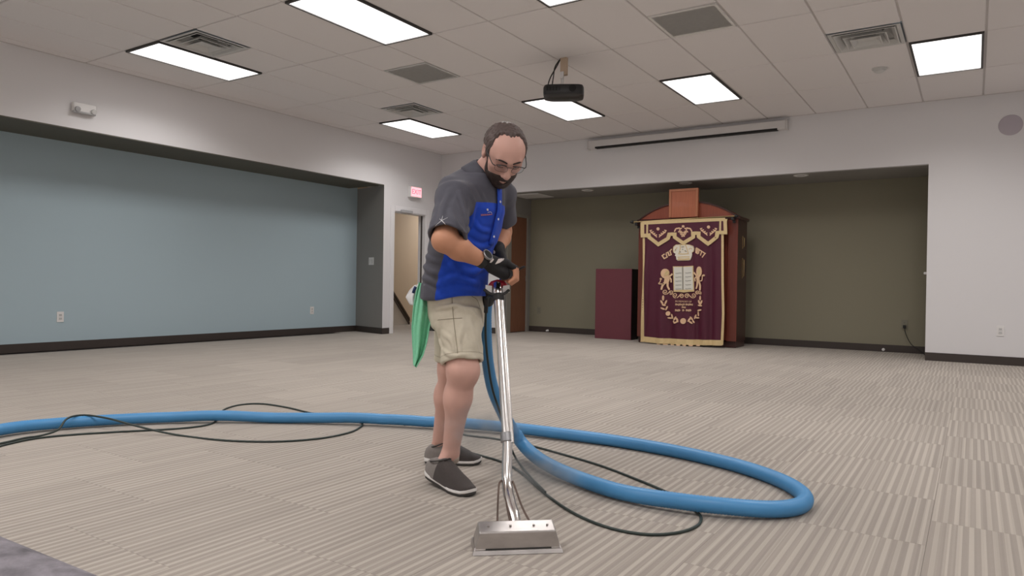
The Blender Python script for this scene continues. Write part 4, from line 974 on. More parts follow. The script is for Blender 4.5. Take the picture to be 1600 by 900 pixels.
def mesh_solid(sol, lo, hi, h, B=16):
    lo = np.array(lo, float); hi = np.array(hi, float); n = (np.ceil((hi-lo)/h/B).astype(int))*B+1
    G = np.full(n, 1.0, np.float32); nb = (n-1)//B; rad = B*h*math.sqrt(3)/2
    cs = np.stack(np.meshgrid(*[lo[i]+(np.arange(nb[i])+.5)*B*h for i in range(3)], indexing='ij'), -1).reshape(-1, 3)
    pd = np.stack([p.d(cs) for p in sol.p], 0); mn = pd.min(0)
    ii = np.stack(np.meshgrid(*[np.arange(x) for x in nb], indexing='ij'), -1).reshape(-1, 3)
    off = np.stack(np.meshgrid(*[np.arange(B+1)]*3, indexing='ij'), -1).reshape(-1, 3)
    for q in range(len(cs)):
        i, j, k = ii[q]*B
        if mn[q] > rad*1.35+.02: continue
        if mn[q] < -rad*1.6-.05 and not sol.c: G[i:i+B+1, j:j+B+1, k:k+B+1] = -1; continue
        ids = [m for m in range(len(sol.p)) if pd[m, q] < mn[q]+2.4*rad+.05]
        pts = lo+(ii[q]*B+off)*h
        G[i:i+B+1, j:j+B+1, k:k+B+1] = sol.ev(pts, ids).reshape(B+1, B+1, B+1)
    G[0] = G[-1] = 1; G[:, 0] = G[:, -1] = 1; G[:, :, 0] = G[:, :, -1] = 1
    ins = G < 0
    c8 = [(a, b, c) for a in (0, 1) for b in (0, 1) for c in (0, 1)]
    sh = tuple(np.array(G.shape)-1)
    sl = lambda a, b, c: (slice(a, a+sh[0]), slice(b, b+sh[1]), slice(c, c+sh[2]))
    cnt = np.zeros(sh, np.int8)
    for c in c8: cnt += ins[sl(*c)]
    act = np.argwhere((cnt > 0) & (cnt < 8)); N_ = len(act)
    vals = {c: G[act[:, 0]+c[0], act[:, 1]+c[1], act[:, 2]+c[2]] for c in c8}
    acc = np.zeros((N_, 3)); num = np.zeros(N_)
    for c in c8:
        for ax in range(3):
            if c[ax]: continue
            e = list(c); e[ax] = 1; e = tuple(e); a, b = vals[c], vals[e]; m_ = (a < 0) != (b < 0)
            t_ = np.where(m_, a/(a-b+1e-12), 0); P = np.repeat(np.array([c], float), N_, 0); P[:, ax] = t_
            acc += P*m_[:, None]; num += m_
    V = lo+(act+acc/num[:, None])*h
    idx = np.full(sh, -1, np.int32); idx[act[:, 0], act[:, 1], act[:, 2]] = np.arange(N_)
    Fs = []
    for ax in range(3):
        o1, o2 = [(1, 2), (2, 0), (0, 1)][ax]
        s0 = [slice(1, -1)]*3; s0[ax] = slice(0, -1); s1 = [slice(1, -1)]*3; s1[ax] = slice(1, None)
        A, Bb = ins[tuple(s0)], ins[tuple(s1)]; e = np.argwhere(A != Bb)
        if not len(e): continue
        g0 = e.copy(); g0[:, [i for i in range(3) if i != ax]] += 1
        fl = A[e[:, 0], e[:, 1], e[:, 2]]
        def cell(d1, d2):
            q = g0.copy(); q[:, o1] -= d1; q[:, o2] -= d2; return idx[q[:, 0], q[:, 1], q[:, 2]]
        Q = np.stack([cell(1, 1), cell(0, 1), cell(0, 0), cell(1, 0)], 1)
        Q[~fl] = Q[~fl][:, ::-1]; Fs.append(Q)
    F = np.concatenate(Fs); F = F[(F >= 0).all(1)]
    return V, F
def np_mesh(name, V, F, mats, parent, attrs=None, smooth_it=2):
    # a couple of Laplacian passes take the voxel ripple out
    for _ in range(smooth_it):
        s_ = np.zeros_like(V); c_ = np.zeros(len(V))
        for a in range(4):
            for b in ((a+1) % 4, (a+3) % 4):
                np.add.at(s_, F[:, a], V[F[:, b]]); np.add.at(c_, F[:, a], 1)
        V = V*.5+.5*s_/np.maximum(c_, 1)[:, None]
    me = bpy.data.meshes.new(name); me.vertices.add(len(V)); me.vertices.foreach_set('co', V.astype(np.float32).ravel())
    me.loops.add(F.size); me.loops.foreach_set('vertex_index', F.astype(np.int32).ravel())
    me.polygons.add(len(F)); me.polygons.foreach_set('loop_start', np.arange(0, F.size, 4, dtype=np.int32)); me.polygons.foreach_set('loop_total', np.full(len(F), 4, np.int32))
    me.polygons.foreach_set('use_smooth', np.ones(len(F), bool)); me.update(calc_edges=True); me.validate()
    for m in (mats if isinstance(mats, list) else [mats]): me.materials.append(m)
    if attrs:
        for k, fn in attrs.items():
            at = me.attributes.new(k, 'FLOAT', 'POINT'); at.data.foreach_set('value', fn(V).astype(np.float32))
    o = link(name, me, parent); return o, V, F
def make(name, sol, lo, hi, h, mats, parent, attrs=None, it=2):
    V, F = mesh_solid(sol, lo, hi, h); return np_mesh(name, V, F, mats, parent, attrs, it)
def waves(seed, n, lmin, lmax, dirs=None):
    r = np.random.default_rng(seed); W = []
    for i in range(n):
        k = r.normal(size=3); k /= np.linalg.norm(k)
        if dirs is not None: k = nrmv(np.array(dirs)+.45*k)
        lam = math.exp(r.uniform(math.log(lmin), math.log(lmax))); W.append((k*2*math.pi/lam, r.uniform(0, 6.28), lam))
    def f(p):
        o = 0
        for k, ph, lam in W: o = o+lam*(1-np.abs(np.sin((p@k+ph+.9*np.sin(p@k[[1, 2, 0]]*.31+ph))*.5))*1.9)
        return o/sum(w[2] for w in W)
    return f
def trace(sol, u, v):
    r = ray(u, v); r = r/np.linalg.norm(r); t_ = 2.2; dsp, sol.disp = sol.disp, None
    for _ in range(60):
        d = float(sol.ev((CPOS+r*t_)[None])[0]); t_ += d*.8
        if abs(d) < .0008 or t_ > 4: break
    sol.disp = dsp; return CPOS+r*t_
def fold_field(sol, folds):
    segs = []
    for P, A, w in folds:
        Q = [trace(sol, *p) for p in np.array(spline([(a, b, 0) for a, b in P], 4))[:, :2]]
        segs.append((np.array(Q), A, w))
    def f(p):
        out = np.zeros(len(p))
        for Q, A, w in segs:
            m_ = np.linalg.norm(p-Q.mean(0), axis=1) < np.linalg.norm(Q-Q.mean(0), axis=1).max()+3*w
            if not m_.any(): continue
            q = p[m_]; best = np.full(len(q), 9.)
            for a, b in zip(Q[:-1], Q[1:]):
                ba = b-a; t_ = np.clip((q-a)@ba/(ba@ba+1e-12), 0, 1); best = np.minimum(best, np.linalg.norm(q-a-t_[:, None]*ba, axis=1))
            e0, e1 = np.linalg.norm(q-Q[0], axis=1), np.linalg.norm(q-Q[-1], axis=1); tap = np.clip(np.minimum(e0, e1)/.045, .25, 1)
            x = best/w; out[m_] += A*tap*(np.exp(-x*x)-.45*np.exp(-((x-1.7)/.8)**2))
        return out
    return f
def soft(seed, n, lmin, lmax):
    r = np.random.default_rng(seed); W = []
    for i in range(n):
        k = nrmv(r.normal(size=3)); lam = math.exp(r.uniform(math.log(lmin), math.log(lmax))); W.append((k*2*math.pi/lam, r.uniform(0, 6.28)))
    return lambda p: sum(np.sin(p@k+ph) for k, ph in W)/n
def attr_mix(name, attr, c0, c1, rough, noise_amt=.12, scale=40, bump=(180, .25, .001), sheen=.1):
    m = bpy.data.materials.new(name); m.use_nodes = True; nt = m.node_tree; b = nt.nodes['Principled BSDF']; b.inputs['Roughness'].default_value = rough
    b.inputs['Sheen Weight'].default_value = sheen; b.inputs['Specular IOR Level'].default_value = .3
    at = nt.nodes.new('ShaderNodeAttribute'); at.attribute_name = attr
    gt = nt.nodes.new('ShaderNodeMapRange'); gt.inputs[1].default_value = -.0015; gt.inputs[2].default_value = .0015; nt.links.new(at.outputs['Fac'], gt.inputs[0])
    tc = nt.nodes.new('ShaderNodeTexCoord'); n = nt.nodes.new('ShaderNodeTexNoise'); n.inputs['Scale'].default_value = scale; n.inputs['Detail'].default_value = 4; nt.links.new(tc.outputs['Object'], n.inputs['Vector'])
    mx = nt.nodes.new('ShaderNodeMix'); mx.data_type = 'RGBA'; nt.links.new(gt.outputs[0], mx.inputs[0]); mx.inputs[6].default_value = (*c0, 1); mx.inputs[7].default_value = (*c1, 1)
    hs = nt.nodes.new('ShaderNodeHueSaturation'); nt.links.new(mx.outputs[2], hs.inputs['Color'])
    mr = nt.nodes.new('ShaderNodeMapRange'); mr.inputs[3].default_value = 1-noise_amt; mr.inputs[4].default_value = 1+noise_amt; nt.links.new(n.outputs['Fac'], mr.inputs[0]); nt.links.new(mr.outputs[0], hs.inputs['Value'])
    nt.links.new(hs.outputs[0], b.inputs['Base Color'])
    n2 = nt.nodes.new('ShaderNodeTexNoise'); n2.inputs['Scale'].default_value = bump[0]; nt.links.new(tc.outputs['Object'], n2.inputs['Vector'])
    bp = nt.nodes.new('ShaderNodeBump'); bp.inputs['Strength'].default_value = bump[1]; bp.inputs['Distance'].default_value = bump[2]; nt.links.new(n2.outputs['Fac'], bp.inputs['Height']); nt.links.new(bp.outputs[0], b.inputs['Normal'])
    return m

TH = math.radians(27)
TF = D3(math.cos(TH), -math.sin(TH), 0); TL = D3(math.sin(TH), math.cos(TH), 0)     # torso forward and his left
TP = math.radians(18); PF = D3(math.cos(TP), -math.sin(TP), 0); PL = D3(math.sin(TP), math.cos(TP), 0)
base_pt = (FL(712, 776)+FL(690, 724))/2
man = thing('person', 'man in grey and blue polo shirt and khaki shorts bending over a cleaning wand', 'person', (base_pt[0], base_pt[1], 0))

def skin_mat():
    m = mat('skin', S(196, 147, 131), .5, noise=(22, .14, 4), bump=(160, .15, .001)); b = m.node_tree.nodes['Principled BSDF']
    b.inputs['Subsurface Weight'].default_value = .12; b.inputs['Subsurface Radius'].default_value = (.01, .004, .002); b.inputs['Subsurface Scale'].default_value = .5
    return m
M['skin'] = attr_mix('skin', 'arm', S(214, 170, 156), S(206, 150, 120), .5, .07, 26, (160, .12, .001), 0)
# head frame (from the face landmarks)
HX = np.array([-.6139, -.7887, .0335]); HY = np.array([.4640, -.3949, -.7930]); HZ = np.array([.6386, -.4712, .6083]); HT = np.array([-1.5917, 2.3641, 1.3659])
HX = nrmv(HX); HY = nrmv(HY-HX*(HX@HY)); HZ = np.cross(HX, HY)
HA = np.stack([HX, HY, HZ])
hw_ = lambda x, y, z: HT+HX*x+HY*y+HZ*z
hloc = lambda p: (p-HT)@HA.T
def hel(c, r, k=.015): return EL(hw_(*c), r, HA, k)
def hrc(a, b, ra, rb, k=.012): return RC(hw_(*a), hw_(*b), ra, rb, k)
cran = [hel((0, -.012, .032), (.0755, .090, .073)), hel((0, .028, .036), (.066, .062, .058), .03)]
face = [hel((0, .034, -.018), (.061, .058, .086), .03), hel((0, .028, -.066), (.057, .060, .042), .03), hel((0, .072, -.092), (.026, .021, .019), .025),
        hel((.040, .060, -.010), (.024, .022, .022), .02), hel((-.040, .060, -.010), (.024, .022, .022), .02)]
feat = [hrc((0, .086, .026), (0, .112, -.020), .0095, .0140, .012), hel((.013, .100, -.026), (.009, .011, .009), .006), hel((-.013, .100, -.026), (.009, .011, .009), .006),
        hrc((-.040, .076, .037), (0, .086, .034), .010, .011, .014), hrc((.040, .076, .037), (0, .086, .034), .010, .011, .014),
        hrc((-.021, .084, -.056), (0, .0935, -.0545), .0055, .0075, .008), hrc((.021, .084, -.056), (0, .0935, -.0545), .0055, .0075, .008),
        hrc((-.018, .083, -.064), (0, .092, -.067), .005, .008, .007), hrc((.018, .083, -.064), (0, .092, -.067), .005, .008, .007),
        hel((.032, .0755, .017), (.0155, .0130, .0115), .004), hel((-.032, .0755, .017), (.0155, .0130, .0115), .004)]
ears = []
for s_ in (1, -1):
    a_ = np.stack([nrmv(HX+s_*-.35*HY*s_*s_), HY, HZ]); 
    ears += [EL(hw_(s_*.0785, -.010, .006), (.0095, .021, .033), HA, .008), EL(hw_(s_*.077, -.002, -.020), (.008, .011, .015), HA, .008)]
carve = [EL(hw_(.033, .094, .016), (.020, .012, .0105), HA, .010), EL(hw_(-.033, .094, .016), (.020, .012, .0105), HA, .010),
         EL(hw_(.0885, -.004, .008), (.007, .012, .019), HA, .006), EL(hw_(-.0885, -.004, .008), (.007, .012, .019), HA, .006)]
NB = J(749, 284, 2.94)
neck = [RC(hw_(0, -.030, -.055), NB, .056, .064, .03)]
SHR, ELR, WRR = J(711, 308, 2.80), J(693, 376, 2.655), J(755, 407.5, 2.775)
SHL, ELL, WRL = J(780, 303, 3.10), J(785, 362, 3.24), J(778, 389, 3.03)
FMR = ELR+(WRR-ELR)*.38
arms = [RC(SHR, ELR, .058, .041, .03), RC(ELR, FMR, .040, .0435, .025), RC(FMR, WRR, .0445, .0275, .02),
        RC(SHL, ELL, .056, .041, .03), RC(ELL, ELL+(WRL-ELL)*.35, .040, .042, .02), RC(ELL+(WRL-ELL)*.35, WRL, .042, .027, .02)]
# hands: palm fans to four knuckles, fingers curl round the handle bar
def hand(W, dps, px, thumb, rads):
    palm, prox, tips = [], [], []
    for dpt, r in zip(dps, rads):
        k_f = abs(dpt-dps[0])/.023; m_, p_, q_, t_ = [J(u+(k_f*1.1 if n_ else 0), v+(k_f*.9 if n_ > 0 else 0), dpt) for n_, (u, v) in enumerate(px)]
        palm.append(RC(W+(m_-W)*.12, m_, .0165, r+.0040, .014)); prox.append(RC(m_, p_, r+.0015, r+.0008, .006)); tips += [RC(p_, q_, r+.0008, r, .004), RC(q_, t_, r, r-.0012, .004)]
    th = [RC(thumb[0], thumb[1], .0165, .0125, .012), RC(thumb[1], thumb[2], .0122, .0105, .004), RC(thumb[2], thumb[3], .0105, .0090, .004)]
    return palm, prox, tips, th
pr = hand(WRR, (2.783, 2.805, 2.828, 2.850), ((792, 411), (804.5, 418.5), (804.5, 434), (796, 441)), (J(768, 412, 2.81), J(779, 419, 2.868), J(787, 432, 2.880), J(795, 440, 2.882)), (.0082, .0090, .0094, .0090))
pr[0].append(RC(J(771, 417, 2.79), J(788, 427, 2.797), .027, .024, .014)); plh = hand(WRL, (2.945, 2.966, 2.988, 3.010), ((788, 411), (801, 417), (803, 432), (795, 439)), (J(781, 400, 3.0), J(782, 415, 2.935), J(786, 430, 2.925), J(793, 438, 2.925)), (.0090, .0094, .0090, .0082))
hands = [q for g__ in (pr, plh) for part in g__ for q in part]
tr = lambda v, u, d, a, b: (J(u, v, d)[2], J(u, v, d)[0], J(u, v, d)[1], a, b)
torso_rows = [tr(272, 752, 2.925, .070, .072), tr(284, 747, 2.935, .118, .088), tr(298, 742, 2.94, .165, .108), tr(330, 737, 2.95, .183, .124), tr(360, 729, 2.97, .180, .128), tr(400, 719, 2.99, .170, .126), tr(430, 712, 3.0, .165, .126), tr(470, 708.5, 3.02, .170, .127)]
body_rows = [(r[0], r[1], r[2], r[3]-.024, r[4]-.026) for r in torso_rows[:-2]]+[tr(430, 712, 3.0, .130, .088), tr(505, 714, 3.03, .120, .080)]
HPR, KNR, ANR = J(717, 497, 2.95), J(723, 578, 2.885), J(704, 708, 2.975)
HPL, KNL, ANL = J(708, 497, 3.11), J(707, 577, 3.15), J(686, 699, 3.335)
def leg(HPp, KN, AN, r0):
    ca = KN+(AN-KN)*.33; back = -PF
    return [RC(HPp+(KN-HPp)*.15, KN, .068, .062, .03), RC(KN, ca, .060, .051, .03), RC(ca, AN, .051, .034, .03), EL(ca+back*.014, (.044, .044, .075), None, .03), EL(KN+PF*.018+UP*-.008, (.042, .042, .05), None, .03)]
legs = leg(HPR, KNR, ANR, 0)+leg(HPL, KNL, ANL, 0)
# feet inside the shoes
toeR, heelR = FL(739, 776.5), J(670, 742, 3.0); toeL, heelL = FL(752, 725), FL(663.5, 723)
feet = [RC(ANR, heelR+(toeR-heelR)*.25+UP*.045, .034, .030), RC(heelR+(toeR-heelR)*.25+UP*.040, toeR+(heelR-toeR)*.35+UP*.030, .026, .014),
        RC(ANL, heelL+(toeL-heelL)*.22+UP*.045, .034, .030), RC(heelL+(toeL-heelL)*.22+UP*.040, toeL+(heelL-toeL)*.35+UP*.030, .026, .014)]
body = Solid(cran+face+feat+ears+neck+arms+hands+[LZ(body_rows, TL, TF, .03)]+legs+feet, carve)
allp = np.array([q for p in body.p for q in ((p.a, p.b) if hasattr(p, 'a') else (p.c,) if hasattr(p, 'c') else [r[1:3].tolist()+[r[0]] for r in p.R])])
blo, bhi = allp.min(0)-.15, allp.max(0)+.15
# carving only touches the head, so keep it cheap elsewhere
class HeadCarve:
    def __init__(s, c): s.c = c; s.k = c.k
    def d(s, p):
        o = np.full(len(p), 1.0); m_ = np.abs(p-HT).max(1) < .2
        if m_.any(): o[m_] = s.c.d(p[m_])
        return o
body.c = [HeadCarve(c) for c in carve]
bo, BV, BF = make('body', body, blo, bhi, .0040, M['skin'], man, {'arm': lambda V: .06-np.minimum.reduce([q.d(V) for q in arms+hands])-.12*(V[:, 2] > NB[2])}, 1)

# --- eyes, brows, hair, beard
M['eye_white'] = mat('eye_white', (.75, .72, .70), .25); M['iris'] = mat('iris', (.03, .02, .015), .2); M['hair'] = mat('hair', S(84, 70, 66), .5, noise=(45, .55, 5, (1, 1, 3)), bump=(220, .6, .002, (1, 1, .3)))
M['beard'] = mat('beard', S(58, 46, 42), .65, noise=(90, .45, 4), bump=(260, .7, .002)); M['brow'] = mat('brow', S(50, 38, 34), .7)
for s_ in (1, -1):
    c = hw_(s_*.033, .0862, .0100)
    MB().lathe(c, HY*.8-HZ*.6, [(.0075, -.004), (.0065, -.001), (.0035, .0010), (.0004, .0013)], 16).build('eye', M['eye_white'], man, True, 80)
    MB().lathe(c+(HY*.8-HZ*.6)*.0013, HY*.8-HZ*.6, [(.0042, 0), (.003, .0006), (.0003, .0008)], 12).build('iris', M['iris'], man, True, 80)
    MB().tube(spline([hw_(s_*.020, .0915, .0075), hw_(s_*.033, .0915, .0062), hw_(s_*.046, .0845, .0085)], 5), .0011, 6).build('eyelashes', M['iris'], man, True)
    MB().tube(spline([hw_(s_*.012, .0985, .036), hw_(s_*.028, .0960, .042), hw_(s_*.046, .0825, .038), hw_(s_*.053, .074, .032)], 5), [.0030]*5+[.0036]*5+[.0028]*5+[.0015], 8).build('eyebrow', M['brow'], man, True)
strand = waves(3, 9, .006, .016)
def hair_post(p, d):
    q = hloc(p); x, y, z = q[:, 0], q[:, 1], q[:, 2]
    yl = np.interp(z, [-.06, -.03, .02, .055, .085, .11, .14], [.008, .020, .042, .032, .012, -.004, -.014])+.022*np.exp(-(x/.024)**2)*np.clip((z-.08)/.02, 0, 1)+.004*np.sin(x*400)
    zl = np.interp(y, [-.11, -.04, -.012, .0, .03, .05], [-.062, -.045, .022, .030, -.035, -.03])
    d = d-np.interp(y, [-.06, .0, .03], [.0110, .0075, .0020])+.0065*strand(q*np.array([.8, .8, .35]))
    return smax(smax(d, (y-yl)*.8, .006), (zl-z)*.8, .006)
hair = Solid(cran+[neck[0], face[0]], (), hair_post)
make('hair', hair, HT-.17, HT+.19, .0030, M['hair'], man, None, 1)
def beard_post(p, d):
    q = hloc(p); x, y, z = np.abs(q[:, 0]), q[:, 1], q[:, 2]
    zt_ = np.interp(y, [-.015, .012, .03, .052, .075, .10, .13], [.016, .008, -.030, -.050, -.040, -.033, -.033])
    d = d-.0048+.0022*strand(q*2.1)
    lip = np.sqrt((x/.017)**2+((z+.0615)/.0065)**2)-1
    lip = np.where(y > .07, lip*.008, .1)
    d = smax(smax(d, (z-zt_)*.8, .006), (np.interp(z, [-.12, -.07, -.03, .01], [.036, .022, .008, -.004])-y)*.8, .006)
    return smax(smax(d, -lip, .003), (-.122-z)*.8, .006)
beard = Solid(face+[feat[5], feat[6], feat[7], feat[8]], (), beard_post)
make('beard', beard, HT-.17, HT+.17, .0026, M['beard'], man, None, 1)
# --- glasses
M['glass'] = mat('lens_glass', (.9, .92, .95), .05); _b = M['glass'].node_tree.nodes['Principled BSDF']; _b.inputs['Transmission Weight'].default_value = 1.0; _b.inputs['IOR'].default_value = 1.15
GZ = .011
for s_ in (1, -1):
    lens = [(s_*(.034+.0255*math.copysign(abs(math.cos(t_))**.7, math.cos(t_))), .1105-.006*math.cos(t_)*1, GZ+.008+.0165*math.copysign(abs(math.sin(t_))**.8, math.sin(t_))) for t_ in np.linspace(0, 2*math.pi, 28)]
    lw = [hw_(*q) for q in lens]
    if s_ == 1: glo = MB().tube(lw, .00075, 6).build('glasses', M['black_plastic'], man, True)
    else: MB().tube(lw, .00075, 6).build('lens_rim', M['black_plastic'], glo, True)
    MB().prism(lw[:-1], HY*.0012).build('lens', M['glass'], glo)
    MB().tube([hw_(s_*.012, .1045, GZ+.018), hw_(s_*.034, .1105, GZ+.0255), hw_(s_*.056, .1045, GZ+.019)], .0017, 8).build('brow_bar', M['black_plastic'], glo, True)
    MB().tube(spline([hw_(s_*.059, .1045, GZ+.015), hw_(s_*.070, .094, GZ+.016), hw_(s_*.0775, .05, GZ*.8+.018), hw_(s_*.0815, .005, .022), hw_(s_*.081, -.02, .010)], 6), .0019, 8).build('temple', M['black_plastic'], glo, True)
MB().tube(spline([hw_(.0095, .1065, GZ+.012), hw_(0, .111, GZ+.016), hw_(-.0095, .1065, GZ+.012)], 5), .0013, 8).build('bridge', M['black_plastic'], glo, True)

# --- shirt
M['shirt'] = attr_mix('polo_cloth', 'panel', S(84, 84, 94), S(28, 74, 196), .75, .10)
slv = [FC(SHR+UP*.008, SHR+(ELR-SHR)*.93+CR*.010, .064, .0775, .045, .006), EL(SHR+UP*.000, (.062, .062, .056), None, .06)]
slvL = [FC(SHL+UP*.010, SHL+(ELL-SHL)*.72, .066, .070, .035, .006), EL(SHL+UP*.002, (.066, .066, .06), None, .04)]
tor = LZ(torso_rows, TL, TF, .03, .012)
fold1 = waves(11, 7, .05, .14, UP*.9+TL*.2); fold2 = waves(12, 7, .035, .08)
zchest = J(745, 319, 2.85)[2]; zhem = J(712, 466, 3.0)[2]
def shirt_disp(p):
    z = p[:, 2]; low = np.clip((zchest+.02-z)/.15, 0, 1)
    return shirt_folds(p)+.006*sft(p)*(.4+.6*low)
def shirt_post(p, d):
    z = p[:, 2]
    hem = zhem+.012*np.sin((p@PF)*22)-(.0)
    return smax(d, hem-z, .006)
shirt = Solid([tor]+slv+slvL, [FC(SHR+(ELR-SHR)*.78+CR*.008, SHR+(ELR-SHR)*1.05+CR*.010, .056, .068, .006, .003), FC(SHL+(ELL-SHL)*.55, SHL+(ELL-SHL)*.9, .05, .06, .01, .003), RC(NB-(hw_(0, 0, -.05)-NB)*.1, hw_(0, -.02, -.04), .056, .062, .012)], shirt_post, shirt_disp)
shirt.p += [RC(J(736, 277, 2.955), J(706, 294, 2.87), .048, .054, .04), RC(J(762, 282, 2.985), J(779, 299, 3.06), .046, .052, .04)]
sft = soft(5, 6, .06, .16)
shirt_folds = fold_field(shirt, [([(724, 374), (750, 387), (772, 380)], .0085, .011), ([(718, 396), (742, 402), (766, 393)], .008, .010), ([(708, 414), (735, 426), (758, 419)], .009, .012), ([(688, 442), (714, 433), (748, 447)], .009, .012),
    ([(738, 343), (750, 358), (770, 362)], .006, .009), ([(742, 326), (736, 348), (727, 372)], .007, .009), ([(703, 297), (692, 322), (685, 352)], .006, .012), ([(719, 300), (727, 330), (731, 362)], .008, .008), ([(704, 328), (714, 348), (729, 363)], .007, .009), ([(696, 350), (712, 357), (727, 364)], .006, .008),
    ([(660, 414), (672, 424), (692, 430)], .009, .010), ([(658, 432), (675, 441), (692, 452)], .010, .010), ([(664, 398), (676, 407), (690, 410)], .007, .009), ([(744, 287), (752, 301), (760, 316)], .005, .008), ([(730, 291), (738, 306), (744, 320)], .005, .009), ([(700, 455), (725, 450), (752, 458)], .007, .010), ([(700, 402), (712, 420), (722, 448)], .005, .010)])
zs_b = [J(712, v, 2.95)[2] for v in (470, 450, 400, 360, 330, 310)]; ph_b = np.radians([84, 83, 78, 66, 54, 46])
def pan(V):
    l, f, a, b = tor.local(V); ang = np.abs(np.arctan2(l/a, f/b)); lim = np.interp(V[:, 2], zs_b, ph_b)
    ds = np.minimum.reduce([q.d(V) for q in slv+slvL]); dt = tor.d(V)
    zl = zchest+.018*np.cos(np.clip(ang, 0, 1.5)*1.2)-.010
    return np.minimum(np.minimum((lim-ang)*.14, zl-V[:, 2]), ds-dt-.004)
so, SV, SF = make('shirt', shirt, np.array([min(SHR[0], SHL[0], J(650, 470, 3.0)[0])-.22, min(SHR[1], ELR[1])-.24, zhem-.05]), np.array([max(SHL[0], TF[0]*.2+J(790, 350, 2.9)[0])+.22, SHL[1]+.3, NB[2]+.09]), .0042, M['shirt'], man, {'panel': pan}, 1)
def bvh(V, F): return BVHTree.FromPolygons([tuple(v) for v in V], [tuple(int(i) for i in f) for f in F])
SB = bvh(SV, SF)
def hit(B, u, v, off=.0015):
    r = ray(u, v); r = r/np.linalg.norm(r); h_ = B.ray_cast(Vector(CPOS), Vector(r))
    if h_[0] is None: return None
    n = np.array(h_[1]); n = n if n@r < 0 else -n
    return np.array(h_[0])+n*off
def strip(B, P, r, name, m, parent, off=.001, n=4):
    Q = [hit(B, u, v, off) for u, v in (np.array(spline([(a, b, 0) for a, b in P], n))[:, :2] if len(P) > 2 else [np.array(P[0])+(np.array(P[1])-np.array(P[0]))*i/6 for i in range(7)])]
    Q = [q for q in Q if q is not None]
    if len(Q) > 1:
        rr = r if np.isscalar(r) else list(np.interp(np.linspace(0, 1, len(Q)), np.linspace(0, 1, len(r)), r))
        return MB().tube(Q, rr, 6).build(name, m, parent, True)
def decal(B, poly, name, m, parent, off=.0015, k=3):
    P = [np.array(p, float) for p in poly]; Q = []
    for a, b in zip(P, P[1:]+P[:1]): Q += [a+(b-a)*i/k for i in range(k)]
    c = sum(P)/len(P); rings = [[hit(B, *(c+(q-c)*t_), off) for q in Q] for t_ in (.34, .67, 1.0)]; cc = hit(B, *c, off)
    if cc is None or any(x is None for r_ in rings for x in r_): return None
    n = len(Q); V = [cc]+[x for r_ in rings for x in r_]; F = [(0, 1+i, 1+(i+1) % n) for i in range(n)]
    for j in (0, 1): F += [(1+j*n+i, 1+(j+1)*n+i, 1+(j+1)*n+(i+1) % n, 1+j*n+(i+1) % n) for i in range(n)]
    o = MB().add(V, F).build(name, m, parent, True); sm = o.modifiers.new('thick', 'SOLIDIFY'); sm.thickness = .0012; return o
M['logo_white'] = mat('white_stitch', (.85, .84, .86), .6); M['logo_orange'] = mat('orange_stitch', S(220, 140, 130), .6)
def K9(x, y): return (660+x/10, 280+y/10)
lg = strip(SB, [K9(300, 650), K9(415, 750)], (.0016, .0006), 'sleeve_emblem', M['logo_white'], so)
for P in ([K9(300, 650), K9(270, 622)], [K9(305, 648), K9(395, 603)], [K9(298, 655), K9(318, 575)], [K9(300, 650), K9(200, 730)], [K9(290, 660), K9(265, 672)]): strip(SB, P, (.0012, .0005), 'emblem_ray', M['logo_white'], lg or so)
def K10(x, y): return (720+x/11.25, 280+y/11.25)
lcm = MB()
for i in range(10):
    a = hit(SB, *K10(355+20*i, 612-.6*i)); b = hit(SB, *K10(355+20*i+(6 if i % 2 else 0), 636-1.4*i)); c = hit(SB, *K10(367+20*i, 624-1.0*i))
    for q in ((a, b), (b, c), (a, c))[:2 + i % 2]: lcm.tube(list(q), .0007, 5)
lcm.build('chest_lettering', M['logo_orange'], so)['kind'] = 'stuff'
strip(SB, [K10(350, 640), K10(545, 622)], .0009, 'chest_underline', M['logo_orange'], so)
decal(SB, [K10(448, 520), K10(475, 515), K10(480, 550), K10(455, 553)], 'chest_emblem', M['logo_white'], so)
strip(SB, [K10(470, 585), K10(520, 575), K10(545, 600)], .0009, 'chest_stroke', M['logo_white'], so)
# sleeve hem and placket
M['grey_cloth'] = mat('grey_cloth', S(74, 74, 84), .75, noise=(50, .12, 4)); M['blue_cloth'] = mat('blue_cloth', S(30, 78, 200), .7, noise=(50, .10, 4)); M['undershirt'] = mat('undershirt', (.72, .71, .70), .8)
# collar: a stand folded over into a fall, open at the throat
cax = nrmv(hw_(0, -.03, -.05)-NB); cfx = nrmv(TF-cax*(TF@cax)); clx = np.cross(cax, cfx)
def collar_ring(r, h, a0, n=40, spread=0):
    out = []
    for i in range(n+1):
        t_ = a0+(2*math.pi-2*a0)*i/n; dip = -.044*max(0, math.cos(t_))**2
        out.append(NB+cax*(h+dip)+cfx*(r*1.05*math.cos(t_)+.006)+clx*(r*math.sin(t_)))
    return out
a0 = .42
rings = [collar_ring(.063, -.005, a0), collar_ring(.063, .030, a0), collar_ring(.064, .056, a0), collar_ring(.069, .063, a0), collar_ring(.076, .052, a0-.06), collar_ring(.086, .025, a0-.14), collar_ring(.095, -.002, a0-.2)]
co = MB().loft(rings, False, 0, False).build('collar', M['grey_cloth'], so, True); sm = co.modifiers.new('thick', 'SOLIDIFY'); sm.thickness = .003; sm.offset = 0
